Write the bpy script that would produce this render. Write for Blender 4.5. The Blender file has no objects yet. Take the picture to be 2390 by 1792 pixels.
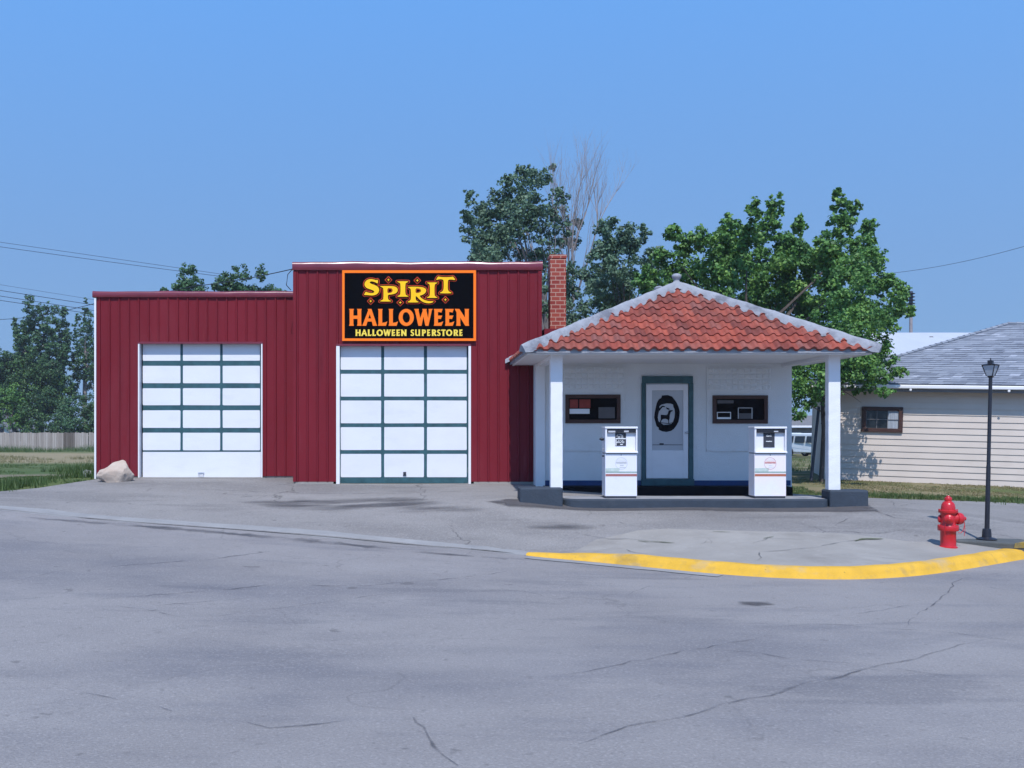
import bpy, bmesh, math, random
import numpy as np
from mathutils import Vector, Matrix
from mathutils.geometry import delaunay_2d_cdt
random.seed(7); rng = np.random.default_rng(7)
R = math.radians
SC = bpy.context.scene
COL = SC.collection

# ------------------------------------------------------------------ camera, sky, sun, exposure
F, PX0, PY0, CH = 2345.0, 1000.0, 1000.0, 1.92      # focal length and vanishing point (photo pixels), eye height
cd = bpy.data.cameras.new('camera'); cam = bpy.data.objects.new('camera', cd); COL.objects.link(cam)
cam.location = (0, 0, CH); cam.rotation_euler = (R(90), 0, 0)
cd.sensor_width = 36; cd.lens = 36 * F / 2390
cd.shift_x = (1195 - PX0) / 2390; cd.shift_y = (PY0 - 896) / 2390
cd.clip_end = 6000; cd.clip_start = 0.1
SC.camera = cam
SUN_EL, SUN_AZ = 55.0, 181.0                            # sun behind the camera
w = bpy.data.worlds.new('World'); SC.world = w; w.use_nodes = True
nt = w.node_tree; nt.nodes.clear()
sky = nt.nodes.new('ShaderNodeTexSky'); sky.sky_type = 'NISHITA'; sky.sun_disc = False
sky.sun_elevation = R(SUN_EL); sky.sun_rotation = R(SUN_AZ)
sky.altitude = 1000; sky.air_density = 1.5; sky.dust_density = 0.0; sky.ozone_density = 8.0
# look a little above the real horizon so that the sky keeps its blue down to the roofs, as on that hazeless day
tc = nt.nodes.new('ShaderNodeTexCoord'); ad = nt.nodes.new('ShaderNodeVectorMath'); ad.operation = 'ADD'; ad.inputs[1].default_value = (0, 0, 0.8)
nm = nt.nodes.new('ShaderNodeVectorMath'); nm.operation = 'NORMALIZE'
nt.links.new(tc.outputs['Generated'], ad.inputs[0]); nt.links.new(ad.outputs[0], nm.inputs[0]); nt.links.new(nm.outputs[0], sky.inputs[0])
tint_ = nt.nodes.new('ShaderNodeMix'); tint_.data_type = 'RGBA'; tint_.blend_type = 'MULTIPLY'; tint_.inputs[0].default_value = 1
sz = nt.nodes.new('ShaderNodeSeparateXYZ'); nt.links.new(tc.outputs['Generated'], sz.inputs[0])
rz = nt.nodes.new('ShaderNodeValToRGB'); nt.links.new(sz.outputs['Z'], rz.inputs[0]); e_ = rz.color_ramp.elements
e_[0].position, e_[0].color = 0.0, (0.455, 0.392, 0.305, 1); e_[1].position, e_[1].color = 0.85, (0.315, 0.34, 0.345, 1)
k_ = e_.new(0.16); k_.color = (0.42, 0.405, 0.360, 1); k_ = e_.new(0.39); k_.color = (0.345, 0.435, 0.452, 1)
sc3 = nt.nodes.new('ShaderNodeVectorMath'); sc3.operation = 'SCALE'; sc3.inputs['Scale'].default_value = 3.0
nt.links.new(rz.outputs[0], sc3.inputs[0]); nt.links.new(sc3.outputs[0], tint_.inputs[7])
bg = nt.nodes.new('ShaderNodeBackground'); bg.inputs['Strength'].default_value = 0.15
out = nt.nodes.new('ShaderNodeOutputWorld')
nt.links.new(sky.outputs[0], tint_.inputs[6]); nt.links.new(tint_.outputs[2], bg.inputs[0]); nt.links.new(bg.outputs[0], out.inputs[0])
sl = bpy.data.lights.new('sun', 'SUN'); sl.energy = 3.0; sl.angle = R(0.53); sl.color = (1.0, 0.98, 0.965)
so = bpy.data.objects.new('sun', sl); COL.objects.link(so)
el, az = R(SUN_EL), R(SUN_AZ)
to_sun = Vector((math.sin(az) * math.cos(el), math.cos(az) * math.cos(el), math.sin(el)))
so.rotation_euler = to_sun.to_track_quat('Z', 'Y').to_euler(); so.location = to_sun * 60
SC.view_settings.view_transform = 'Standard'; SC.view_settings.look = 'None'
SC.view_settings.exposure = 0.6; SC.view_settings.gamma = 1.0

# ------------------------------------------------------------------ helpers
def P(px, py, Y): return Vector(((px - PX0) * Y / F, Y, CH - (py - PY0) * Y / F))
def XX(px, Y): return (px - PX0) * Y / F
def ZZ(py, Y): return CH - (py - PY0) * Y / F

WL = {}
def wloc(o): return WL.get(o.name, Vector((0, 0, 0))) if o else Vector((0, 0, 0))
def tag(o, label=None, cat=None, group=None, kind=None):
    if label: o['label'] = label
    if cat: o['category'] = cat
    if group: o['group'] = group
    if kind: o['kind'] = kind
    return o
def thing(name, label, cat, loc, group=None):
    o = bpy.data.objects.new(name, None); COL.objects.link(o)
    o.location = loc; o.empty_display_size = 0.2
    WL[o.name] = Vector(loc)
    return tag(o, label, cat, group)

class MB:
    def __init__(s): s.v = []; s.f = []; s.t = []
    def add(s, vs, fs, t=0.5):
        b = len(s.v); s.v += [tuple(x) for x in vs]
        for f in fs: s.f.append([b + i for i in f]); s.t.append(t)
        return s
    def quad(s, a, b, c, d, t=0.5): return s.add([a, b, c, d], [(0, 1, 2, 3)], t)
    def box(s, x0, x1, y0, y1, z0, z1, t=0.5):
        vs = [(x0,y0,z0),(x1,y0,z0),(x1,y1,z0),(x0,y1,z0),(x0,y0,z1),(x1,y0,z1),(x1,y1,z1),(x0,y1,z1)]
        return s.add(vs, [(0,3,2,1),(4,5,6,7),(0,1,5,4),(1,2,6,5),(2,3,7,6),(3,0,4,7)], t)
    def hexa(s, vs, t=0.5):
        return s.add(vs, [(0,3,2,1),(4,5,6,7),(0,1,5,4),(1,2,6,5),(2,3,7,6),(3,0,4,7)], t)
    def tube(s, path, rad, n=8, cap=True, t=0.5):
        path = [Vector(p) for p in path]
        if not hasattr(rad, '__len__'): rad = [rad] * len(path)
        b = len(s.v); up = Vector((0.13, 0.21, 0.97))
        for i, p in enumerate(path):
            d = (path[min(i+1, len(path)-1)] - path[max(i-1, 0)])
            d = d.normalized() if d.length > 1e-9 else Vector((0, 0, 1))
            a = d.cross(up)
            if a.length < 0.05: a = d.cross(Vector((1, 0, 0)))
            a.normalize(); c = a.cross(d)
            for k in range(n):
                th = 2 * math.pi * k / n
                s.v.append(tuple(p + (a * math.cos(th) + c * math.sin(th)) * rad[i]))
        for i in range(len(path) - 1):
            for k in range(n):
                k2 = (k + 1) % n
                s.f.append([b+i*n+k, b+i*n+k2, b+(i+1)*n+k2, b+(i+1)*n+k]); s.t.append(t)
        if cap:
            s.f.append([b + k for k in reversed(range(n))]); s.t.append(t)
            s.f.append([b + (len(path)-1)*n + k for k in range(n)]); s.t.append(t)
        return s
    def lathe(s, c, prof, n=24, axis=None, t=0.5):
        c = Vector(c); ax = Vector(axis).normalized() if axis else Vector((0, 0, 1))
        a = ax.orthogonal().normalized(); d = ax.cross(a); b = len(s.v)
        for r, h in prof:
            for k in range(n):
                th = 2 * math.pi * k / n
                s.v.append(tuple(c + ax * h + (a * math.cos(th) + d * math.sin(th)) * max(r, 1e-4)))
        for i in range(len(prof) - 1):
            for k in range(n):
                k2 = (k + 1) % n
                s.f.append([b+i*n+k, b+i*n+k2, b+(i+1)*n+k2, b+(i+1)*n+k]); s.t.append(t)
        s.f.append([b + k for k in reversed(range(n))]); s.t.append(t)
        s.f.append([b + (len(prof)-1)*n + k for k in range(n)]); s.t.append(t)
        return s
    def build(s, name, m, parent=None, loc=None, smooth=None, bevel=0, tint=False):
        base = wloc(parent) if parent else (Vector(loc) if loc else Vector((0, 0, 0)))
        me = bpy.data.meshes.new(name)
        me.from_pydata([(x - base.x, y - base.y, z - base.z) for x, y, z in s.v], [], s.f)
        if tint:
            at = me.attributes.new('tint', 'FLOAT', 'FACE'); at.data.foreach_set('value', s.t)
        bm = bmesh.new(); bm.from_mesh(me); bmesh.ops.recalc_face_normals(bm, faces=bm.faces); bm.to_mesh(me); bm.free()
        return finish(me, name, m, parent, base, smooth, bevel)
def finish(me, name, m, parent, base, smooth=None, bevel=0):
    me.materials.append(m)
    if smooth:
        me.polygons.foreach_set('use_smooth', [True] * len(me.polygons)); me.set_sharp_from_angle(angle=R(smooth))
    me.update()
    o = bpy.data.objects.new(name, me); COL.objects.link(o)
    if parent: o.parent = parent
    else: o.location = base
    WL[o.name] = Vector(base)
    if bevel:
        b = o.modifiers.new('bevel', 'BEVEL'); b.width = bevel; b.segments = 2; b.limit_method = 'ANGLE'; b.angle_limit = R(40)
        b.harden_normals = False
    return o

# ------------------------------------------------------------------ materials
def mat(name, col, rough=0.7, var=0.12, scale=6.0, bump=0.0, bscale=60.0, spec=0.3, metal=0.0, col2=None, stretch=(1,1,1),
        stain=None, tint=None, coat=0.0, detail=6):
    m = bpy.data.materials.new(name); m.use_nodes = True; n = m.node_tree; L = n.links; n.nodes.clear()
    o = n.nodes.new('ShaderNodeOutputMaterial'); b = n.nodes.new('ShaderNodeBsdfPrincipled'); L.new(b.outputs[0], o.inputs[0])
    b.inputs['Roughness'].default_value = rough; b.inputs['Metallic'].default_value = metal
    b.inputs['Specular IOR Level'].default_value = spec; b.inputs['Coat Weight'].default_value = coat
    g = n.nodes.new('ShaderNodeNewGeometry'); mp = n.nodes.new('ShaderNodeMapping'); mp.inputs['Scale'].default_value = stretch
    L.new(g.outputs['Position'], mp.inputs[0])
    no = n.nodes.new('ShaderNodeTexNoise'); no.inputs['Scale'].default_value = scale; no.inputs['Detail'].default_value = detail
    no.inputs['Roughness'].default_value = 0.62; L.new(mp.outputs[0], no.inputs['Vector'])
    rp = n.nodes.new('ShaderNodeValToRGB'); rp.color_ramp.elements[0].position = 0.3; rp.color_ramp.elements[1].position = 0.7
    c2 = col2 if col2 else tuple(min(1, c * (1 + var)) for c in col)
    c1 = tuple(c * (1 - var) for c in col) if not col2 else col
    rp.color_ramp.elements[0].color = (*c1, 1); rp.color_ramp.elements[1].color = (*c2, 1)
    L.new(no.outputs['Fac'], rp.inputs[0]); cur = rp.outputs[0]
    def mix(fac, a, bcol):
        mx = n.nodes.new('ShaderNodeMix'); mx.data_type = 'RGBA'
        if isinstance(fac, float): mx.inputs[0].default_value = fac
        else: L.new(fac, mx.inputs[0])
        L.new(a, mx.inputs[6])
        if isinstance(bcol, tuple): mx.inputs[7].default_value = (*bcol, 1)
        else: L.new(bcol, mx.inputs[7])
        return mx.outputs[2]
    if tint:                                             # per-tile / per-shingle / per-leaf colour of its own
        a = n.nodes.new('ShaderNodeAttribute'); a.attribute_name = 'tint'
        r2 = n.nodes.new('ShaderNodeValToRGB')
        el_ = r2.color_ramp.elements
        el_[0].color = (*tint[0], 1); el_[1].color = (*tint[-1], 1)
        for k, tc in enumerate(tint[1:-1]):
            e = el_.new((k + 1) / (len(tint) - 1)); e.color = (*tc, 1)
        L.new(a.outputs['Fac'], r2.inputs[0])
        mx = n.nodes.new('ShaderNodeMix'); mx.data_type = 'RGBA'; mx.blend_type = 'MULTIPLY'; mx.inputs[0].default_value = 1
        sc_ = n.nodes.new('ShaderNodeMapRange'); sc_.inputs[3].default_value = 1 - var; sc_.inputs[4].default_value = 1 + var
        sc_.inputs[1].default_value = 0.3; sc_.inputs[2].default_value = 0.7
        L.new(no.outputs['Fac'], sc_.inputs[0]); L.new(r2.outputs[0], mx.inputs[6])
        cb = n.nodes.new('ShaderNodeCombineColor')
        for i in range(3): L.new(sc_.outputs[0], cb.inputs[i])
        L.new(cb.outputs[0], mx.inputs[7]); cur = mx.outputs[2]
    for (scol, sscale, lo, hi, samt, sst) in (stain or []):
        n2 = n.nodes.new('ShaderNodeTexNoise'); n2.inputs['Scale'].default_value = sscale; n2.inputs['Detail'].default_value = 8
        n2.inputs['Roughness'].default_value = 0.6
        m2 = n.nodes.new('ShaderNodeMapping'); m2.inputs['Scale'].default_value = sst; m2.inputs['Location'].default_value = (sscale*3.1, 7.7, 2.3)
        L.new(g.outputs['Position'], m2.inputs[0]); L.new(m2.outputs[0], n2.inputs['Vector'])
        mr = n.nodes.new('ShaderNodeMapRange'); mr.inputs[1].default_value = lo; mr.inputs[2].default_value = hi; mr.inputs[4].default_value = samt
        L.new(n2.outputs['Fac'], mr.inputs[0]); cur = mix(mr.outputs[0], cur, scol)
    L.new(cur, b.inputs['Base Color'])
    if bump:
        nb = n.nodes.new('ShaderNodeTexNoise'); nb.inputs['Scale'].default_value = bscale; nb.inputs['Detail'].default_value = 5
        L.new(g.outputs['Position'], nb.inputs['Vector'])
        bu = n.nodes.new('ShaderNodeBump'); bu.inputs['Strength'].default_value = bump; bu.inputs['Distance'].default_value = 0.02
        L.new(nb.outputs['Fac'], bu.inputs['Height']); L.new(bu.outputs[0], b.inputs['Normal'])
    m['cur'] = 0
    return m

def leaf_mat(name, tints, trans=0.25, gain=2.1):
    tints = [tuple(c * gain for c in t) for t in tints]
    m = mat(name, (0.05, 0.1, 0.03), rough=0.55, var=0.25, scale=1.3, tint=tints, spec=0.35)
    n = m.node_tree; b = n.nodes['Principled BSDF']; o = n.nodes['Material Output']
    tr = n.nodes.new('ShaderNodeBsdfTranslucent'); mx = n.nodes.new('ShaderNodeMixShader'); mx.inputs[0].default_value = trans
    n.links.new(b.inputs['Base Color'].links[0].from_socket, tr.inputs['Color'])
    n.links.new(b.outputs[0], mx.inputs[1]); n.links.new(tr.outputs[0], mx.inputs[2]); n.links.new(mx.outputs[0], o.inputs[0])
    return m

def asphalt(name, base, light, dark, speck=0.35, crack=0.3):
    m = mat(name, base, rough=0.88, spec=0.25, col2=light, scale=0.35, bump=0.55, bscale=70,
            stain=[(dark, 0.22, 0.48, 0.66, 0.65, (1, 1.8, 1)), (dark, 1.1, 0.54, 0.74, 0.55, (0.5, 1.6, 1)), (tuple(c * .8 for c in dark), 0.55, 0.60, 0.64, 0.35, (0.35, 1.5, 1)),
                   (light, 0.9, 0.55, 0.75, 0.5, (0.4, 1.4, 1))])
    n = m.node_tree; L = n.links; b = n.nodes['Principled BSDF']; cur = b.inputs['Base Color'].links[0].from_socket
    g = n.nodes['Geometry']
    def speckle(scale, lo, hi, amt, cola):
        nonlocal cur
        a = n.nodes.new('ShaderNodeTexNoise'); a.inputs['Scale'].default_value = scale; a.inputs['Detail'].default_value = 3
        L.new(g.outputs['Position'], a.inputs['Vector'])
        mr = n.nodes.new('ShaderNodeMapRange'); mr.inputs[1].default_value = lo; mr.inputs[2].default_value = hi; mr.inputs[4].default_value = amt
        L.new(a.outputs['Fac'], mr.inputs[0])
        mx = n.nodes.new('ShaderNodeMix'); mx.data_type = 'RGBA'; L.new(mr.outputs[0], mx.inputs[0]); L.new(cur, mx.inputs[6])
        mx.inputs[7].default_value = (*cola, 1); cur = mx.outputs[2]
    speckle(55, 0.5, 0.72, speck, tuple(c * 0.55 for c in base))
    speckle(38, 0.52, 0.74, speck, tuple(min(1, c * 1.5) for c in light))
    speckle(11, 0.62, 0.72, 0.35, tuple(c * 0.6 for c in base))
    speckle(2.6, 0.70, 0.73, 0.5, tuple(c * 0.45 for c in base))
    # hairline cracks
    wn = n.nodes.new('ShaderNodeTexNoise'); wn.inputs['Scale'].default_value = 1.3; wn.inputs['Detail'].default_value = 6
    L.new(g.outputs['Position'], wn.inputs['Vector'])
    vm = n.nodes.new('ShaderNodeVectorMath'); vm.operation = 'MULTIPLY_ADD'; vm.inputs[1].default_value = (0.9, 0.9, 0.9)
    L.new(wn.outputs['Color'], vm.inputs[0]); L.new(g.outputs['Position'], vm.inputs[2])
    vo = n.nodes.new('ShaderNodeTexVoronoi'); vo.feature = 'DISTANCE_TO_EDGE'; vo.inputs['Scale'].default_value = 0.33
    L.new(vm.outputs[0], vo.inputs['Vector'])
    mr = n.nodes.new('ShaderNodeMapRange'); mr.inputs[1].default_value = 0.0; mr.inputs[2].default_value = 0.007
    mr.inputs[3].default_value = 1; mr.inputs[4].default_value = 0; L.new(vo.outputs[0], mr.inputs[0])
    mn = n.nodes.new('ShaderNodeTexNoise'); mn.inputs['Scale'].default_value = 0.5; L.new(g.outputs['Position'], mn.inputs['Vector'])
    m2 = n.nodes.new('ShaderNodeMapRange'); m2.inputs[1].default_value = 0.46; m2.inputs[2].default_value = 0.6; m2.inputs[4].default_value = crack
    L.new(mn.outputs['Fac'], m2.inputs[0])
    mu = n.nodes.new('ShaderNodeMath'); mu.operation = 'MULTIPLY'; L.new(mr.outputs[0], mu.inputs[0]); L.new(m2.outputs[0], mu.inputs[1])
    mx = n.nodes.new('ShaderNodeMix'); mx.data_type = 'RGBA'; L.new(mu.outputs[0], mx.inputs[0]); L.new(cur, mx.inputs[6])
    mx.inputs[7].default_value = (*tuple(c * 0.35 for c in base), 1); cur = mx.outputs[2]
    L.new(cur, b.inputs['Base Color'])
    return m

def soft_mat(name, col, lo, hi, amt, scale=3.0, stretch=(1, 1, 1)):       # ragged mark lying on the paving
    m = mat(name, col, rough=0.85, var=0.15, scale=5)
    n = m.node_tree; b = n.nodes['Principled BSDF']; L = n.links
    g = n.nodes['Geometry']; mp = n.nodes.new('ShaderNodeMapping'); mp.inputs['Scale'].default_value = stretch
    L.new(g.outputs['Position'], mp.inputs[0])
    a = n.nodes.new('ShaderNodeTexNoise'); a.inputs['Scale'].default_value = scale; a.inputs['Detail'].default_value = 7
    L.new(mp.outputs[0], a.inputs['Vector'])
    mr = n.nodes.new('ShaderNodeMapRange'); mr.inputs[1].default_value = lo; mr.inputs[2].default_value = hi; mr.inputs[4].default_value = amt
    L.new(a.outputs['Fac'], mr.inputs[0]); 
    at = n.nodes.new('ShaderNodeAttribute'); at.attribute_name = 'fade'
    mu = n.nodes.new('ShaderNodeMath'); mu.operation = 'MULTIPLY'; L.new(mr.outputs[0], mu.inputs[0]); L.new(at.outputs['Fac'], mu.inputs[1])
    L.new(mu.outputs[0], b.inputs['Alpha'])
    return m

M = {}
M['road'] = asphalt('road asphalt', (0.206, 0.192, 0.188), (0.264, 0.248, 0.242), (0.135, 0.133, 0.147))
M['lot'] = asphalt('forecourt asphalt', (0.198, 0.186, 0.178), (0.258, 0.243, 0.232), (0.135, 0.126, 0.124), speck=0.5, crack=0.8)
M['concrete'] = mat('worn concrete', (0.24, 0.222, 0.20), 0.85, col2=(0.305, 0.284, 0.258), scale=1.2, bump=0.3, bscale=50,
                    stain=[((0.17, 0.155, 0.14), 1.1, 0.55, 0.75, 0.6, (1, 1, 1)), ((0.38, 0.36, 0.34), 9, 0.6, 0.75, 0.5, (1, 1, 1))])
M['gutter'] = mat('gutter concrete', (0.225, 0.222, 0.22), 0.85, col2=(0.285, 0.28, 0.275), scale=2, bump=0.2,
                  stain=[((0.19, 0.19, 0.2), 2.2, 0.55, 0.7, 0.6, (1, 1, 1))])
M['yellow'] = mat('yellow kerb paint', (0.60, 0.34, 0.035), 0.8, var=0.12, scale=3, bump=0.25, bscale=40,
                  stain=[((0.36, 0.30, 0.22), 1.3, 0.55, 0.70, 0.75, (1, 1, 2)), ((0.36, 0.24, 0.08), 7, 0.54, 0.72, 0.6, (1, 1, 1)), ((0.10, 0.08, 0.05), 22, 0.66, 0.72, 0.6, (1, 1, 1)),
                         ((0.22, 0.15, 0.05), 0.8, 0.58, 0.68, 0.7, (1, 1, 1))])
M['red'] = mat('red painted sheet steel', (0.158, 0.0125, 0.0205), 0.5, var=0.10, scale=0.8, spec=0.14, stretch=(1, 1, 0.35),
               stain=[((0.22, 0.05, 0.062), 0.5, 0.55, 0.8, 0.45, (1, 1, 0.3)), ((0.09, 0.010, 0.016), 2.5, 0.56, 0.76, 0.5, (2, 1, 0.2)), ((0.26, 0.075, 0.085), 1.1, 0.62, 0.72, 0.4, (2.5, 1, 0.25)),
                      ((0.20, 0.055, 0.06), 14, 0.68, 0.75, 0.4, (1, 1, 0.6))])
M['redtrim'] = mat('red trim', (0.15, 0.018, 0.03), 0.25, var=0.15, scale=2, spec=0.6, bump=0.15, bscale=2.5)
M['white'] = mat('white paint', (0.70, 0.69, 0.70), 0.55, var=0.03, scale=3, spec=0.35,
                 stain=[((0.62, 0.62, 0.62), 2.5, 0.62, 0.8, 0.4, (1, 1, 0.6))])
M['panel'] = mat('white door panel', (0.67, 0.67, 0.70), 0.5, var=0.035, scale=1.2, spec=0.35, stretch=(1, 1, 2),
                 stain=[((0.56, 0.56, 0.60), 3, 0.55, 0.8, 0.5, (0.6, 1, 2)), ((0.6, 0.6, 0.6), 40, 0.72, 0.76, 0.35, (1, 1, 1))])
M['teal'] = mat('dark teal paint', (0.030, 0.085, 0.10), 0.5, var=0.25, scale=6, spec=0.35,
                stain=[((0.07, 0.14, 0.15), 9, 0.6, 0.75, 0.4, (1, 1, 1))])
M['stucco'] = mat('white stucco', (0.64, 0.655, 0.67), 0.85, var=0.04, scale=1.5, bump=0.5, bscale=45, spec=0.2,
                  stain=[((0.60, 0.61, 0.62), 2, 0.55, 0.8, 0.5, (1, 1, 0.5))])
M['column'] = mat('thick white column paint', (0.70, 0.70, 0.73), 0.7, var=0.03, scale=6, bump=0.16, bscale=45, spec=0.25,
                  stain=[((0.30, 0.31, 0.33), 13, 0.71, 0.74, 0.8, (1, 1, 0.5))])
M['blue'] = mat('blue base paint', (0.015, 0.045, 0.14), 0.6, var=0.2, scale=6)
M['black'] = mat('black painted plinth', (0.005, 0.005, 0.008), 0.8, var=0.3, scale=5, spec=0.1)
M['slate'] = mat('slate blue concrete paint', (0.036, 0.048, 0.066), 0.75, var=0.16, scale=3, bump=0.3, bscale=30,
                 stain=[((0.07, 0.08, 0.095), 2.2, 0.6, 0.75, 0.5, (1, 1, 1)), ((0.30, 0.31, 0.32), 15, 0.72, 0.75, 0.6, (1, 1, 1))])
M['islandtop'] = mat('worn island top', (0.22, 0.225, 0.24), 0.8, col2=(0.30, 0.30, 0.31), scale=4, bump=0.2,
                     stain=[((0.10, 0.115, 0.14), 2.5, 0.52, 0.7, 0.6, (1, 1, 1))])
M['tile'] = mat('terracotta roof tile', (0.35, 0.09, 0.05), 0.8, var=0.22, scale=5, bump=0.25, bscale=40,
                tint=[(0.16, 0.042, 0.032), (0.25, 0.056, 0.038), (0.31, 0.072, 0.045), (0.21, 0.076, 0.062)],
                stain=[((0.17, 0.075, 0.06), 1.1, 0.48, 0.72, 0.65, (1, 1, 1)), ((0.30, 0.17, 0.14), 8, 0.62, 0.75, 0.5, (1, 1, 1))])
M['mortar'] = mat('grey ridge mortar', (0.27, 0.28, 0.31), 0.85, var=0.12, scale=6, bump=0.5, bscale=25,
                  stain=[((0.12, 0.125, 0.15), 3.0, 0.50, 0.64, 0.8, (1, 1, 1)), ((0.42, 0.42, 0.44), 6, 0.62, 0.74, 0.5, (1, 1, 1))])
M['brown'] = mat('brown window frame', (0.055, 0.024, 0.018), 0.55, var=0.2, scale=8)
M['glass'] = mat('dark window glass', (0.010, 0.010, 0.014), 0.08, var=0.1, spec=0.5)
M['deep'] = mat('dark room', (0.006, 0.005, 0.006), 0.9, spec=0.04)
M['dark'] = mat('black paint', (0.012, 0.012, 0.018), 0.4, var=0.2, scale=8, spec=0.5)
M['darkgrey'] = mat('dark grey enamel', (0.035, 0.038, 0.05), 0.5, var=0.15, scale=8)
M['steel'] = mat('brushed steel', (0.42, 0.44, 0.48), 0.38, var=0.1, scale=20, metal=0.75)
M['pump'] = mat('pump enamel', (0.69, 0.69, 0.73), 0.4, var=0.03, scale=4, spec=0.45,
                stain=[((0.55, 0.52, 0.50), 9, 0.64, 0.76, 0.35, (1, 1, 1)), ((0.68, 0.66, 0.70), 2.5, 0.5, 0.75, 0.5, (1, 1, 1))])
M['pumppink'] = mat('faded pump enamel', (0.74, 0.70, 0.74), 0.4, col2=(0.78, 0.68, 0.66), scale=2.6, spec=0.45,
                    stain=[((0.80, 0.76, 0.62), 3.0, 0.56, 0.7, 0.6, (1, 1, 1)), ((0.70, 0.73, 0.82), 2.0, 0.5, 0.7, 0.6, (1, 1, 1))])
M['faded_red'] = mat('faded red stripe', (0.33, 0.13, 0.12), 0.6, var=0.12, scale=30)
M['faded_orange'] = mat('faded orange stripe', (0.40, 0.13, 0.075), 0.6, var=0.12, scale=30)
M['faded_green'] = mat('faded green stripe', (0.27, 0.36, 0.33), 0.6, var=0.12, scale=30)
M['pale_green'] = mat('bleached green', (0.46, 0.53, 0.49), 0.6, var=0.12, scale=20)
M['grey_ink'] = mat('grey ink', (0.42, 0.43, 0.46), 0.6, var=0.1)
M['pale_grey'] = mat('pale grey ink', (0.6, 0.61, 0.63), 0.6, var=0.1)
M['red_ink'] = mat('worn red ink', (0.50, 0.20, 0.20), 0.6, var=0.2, scale=40)
M['white_ink'] = mat('white ink', (0.72, 0.74, 0.76), 0.6, var=0.05)
M['hydrant'] = mat('red hydrant enamel', (0.47, 0.010, 0.014), 0.3, var=0.12, scale=9, spec=0.5, coat=0.15, bump=0.06, bscale=50,
                   stain=[((0.30, 0.012, 0.016), 7, 0.62, 0.78, 0.5, (1, 1, 1))])
M['siding'] = mat('cream lap siding', (0.53, 0.46, 0.405), 0.7, var=0.05, scale=1.5,
                  stain=[((0.36, 0.29, 0.23), 1.2, 0.60, 0.8, 0.5, (1, 1, 3)), ((0.25, 0.18, 0.13), 9, 0.70, 0.74, 0.55, (0.4, 0.4, 2.5))])
M['shingle'] = mat('blue grey shingles', (0.2, 0.22, 0.26), 0.9, var=0.1, scale=14, bump=0.3, bscale=80,
                   tint=[(0.145, 0.16, 0.195), (0.20, 0.22, 0.26), (0.225, 0.245, 0.285), (0.31, 0.33, 0.38)])
M['metalroof'] = mat('white sheet roof', (0.40, 0.42, 0.46), 0.5, var=0.04, scale=1)
M['bgrey'] = mat('grey shed wall', (0.16, 0.155, 0.16), 0.8, var=0.1, scale=2)
M['fence'] = mat('weathered fence boards', (0.34, 0.31, 0.30), 0.85, var=0.12, scale=4, stretch=(3, 3, 0.3),
                 tint=[(0.10, 0.08, 0.065), (0.25, 0.215, 0.19), (0.31, 0.27, 0.24), (0.36, 0.32, 0.29)])
M['rock'] = mat('cream boulder', (0.40, 0.31, 0.25), 0.9, col2=(0.50, 0.43, 0.36), scale=3, bump=0.7, bscale=14,
                stain=[((0.28, 0.20, 0.16), 4, 0.58, 0.75, 0.6, (1, 1, 1))])
M['greyrock'] = mat('grey stone', (0.26, 0.27, 0.28), 0.9, var=0.2, scale=6, bump=0.6, bscale=20)
M['bark'] = mat('bark', (0.085, 0.068, 0.058), 0.9, var=0.3, scale=8, bump=0.6, bscale=18, stretch=(1, 1, 0.2))
M['deadwood'] = mat('bare grey wood', (0.27, 0.235, 0.235), 0.9, var=0.2, scale=5)
M['leaf_main'] = leaf_mat('broad leaves', [(0.020, 0.052, 0.014), (0.035, 0.085, 0.020), (0.055, 0.115, 0.026), (0.10, 0.165, 0.035)], 0.22)
M['leaf_blue'] = leaf_mat('blue green leaves', [(0.026, 0.048, 0.030), (0.042, 0.076, 0.045), (0.066, 0.100, 0.062)], 0.2)
M['leaf_dark'] = leaf_mat('dark leaves', [(0.014, 0.034, 0.016), (0.024, 0.056, 0.022), (0.040, 0.082, 0.028), (0.07, 0.135, 0.028)], 0.2, 1.5)
M['leaf_pop'] = leaf_mat('poplar leaves', [(0.022, 0.056, 0.026), (0.036, 0.084, 0.034), (0.060, 0.112, 0.045)], 0.2, 1.5)
M['leaf_dry'] = leaf_mat('dry twig leaves', [(0.10, 0.085, 0.065), (0.13, 0.115, 0.09), (0.09, 0.10, 0.07)], 0.2)
M['grassblade'] = leaf_mat('grass blades', [(0.045, 0.085, 0.022), (0.075, 0.12, 0.035), (0.16, 0.15, 0.065), (0.26, 0.21, 0.11)], 0.25, 1.15)
M['wire'] = mat('black cable', (0.015, 0.016, 0.022), 0.6)
M['sign_black'] = mat('black sign face', (0.002, 0.002, 0.003), 0.9, spec=0.03)
M['sign_orange'] = mat('orange sign paint', (0.95, 0.19, 0.02), 0.8, var=0.03, spec=0.05)
M['sign_yellow'] = mat('yellow sign paint', (0.92, 0.52, 0.02), 0.8, var=0.04, spec=0.05)
M['sign_lemon'] = mat('lemon sign paint', (0.84, 0.62, 0.09), 0.8, var=0.04, spec=0.05)
M['sign_red'] = mat('vermilion outline paint', (0.65, 0.075, 0.03), 0.8, var=0.04, spec=0.05)
M['carpaint'] = mat('chalky white car paint', (0.60, 0.64, 0.67), 0.45, var=0.08, scale=2.5,
                    stain=[((0.33, 0.30, 0.27), 3, 0.62, 0.75, 0.6, (1, 1, 1))])
M['rubber'] = mat('tyre rubber', (0.015, 0.015, 0.016), 0.8)
M['carglass'] = mat('car glass', (0.02, 0.026, 0.032), 0.12, spec=0.3)
M['lampglass'] = mat('frosted lamp glass', (0.33, 0.36, 0.40), 0.35, var=0.05, spec=0.4)
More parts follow.
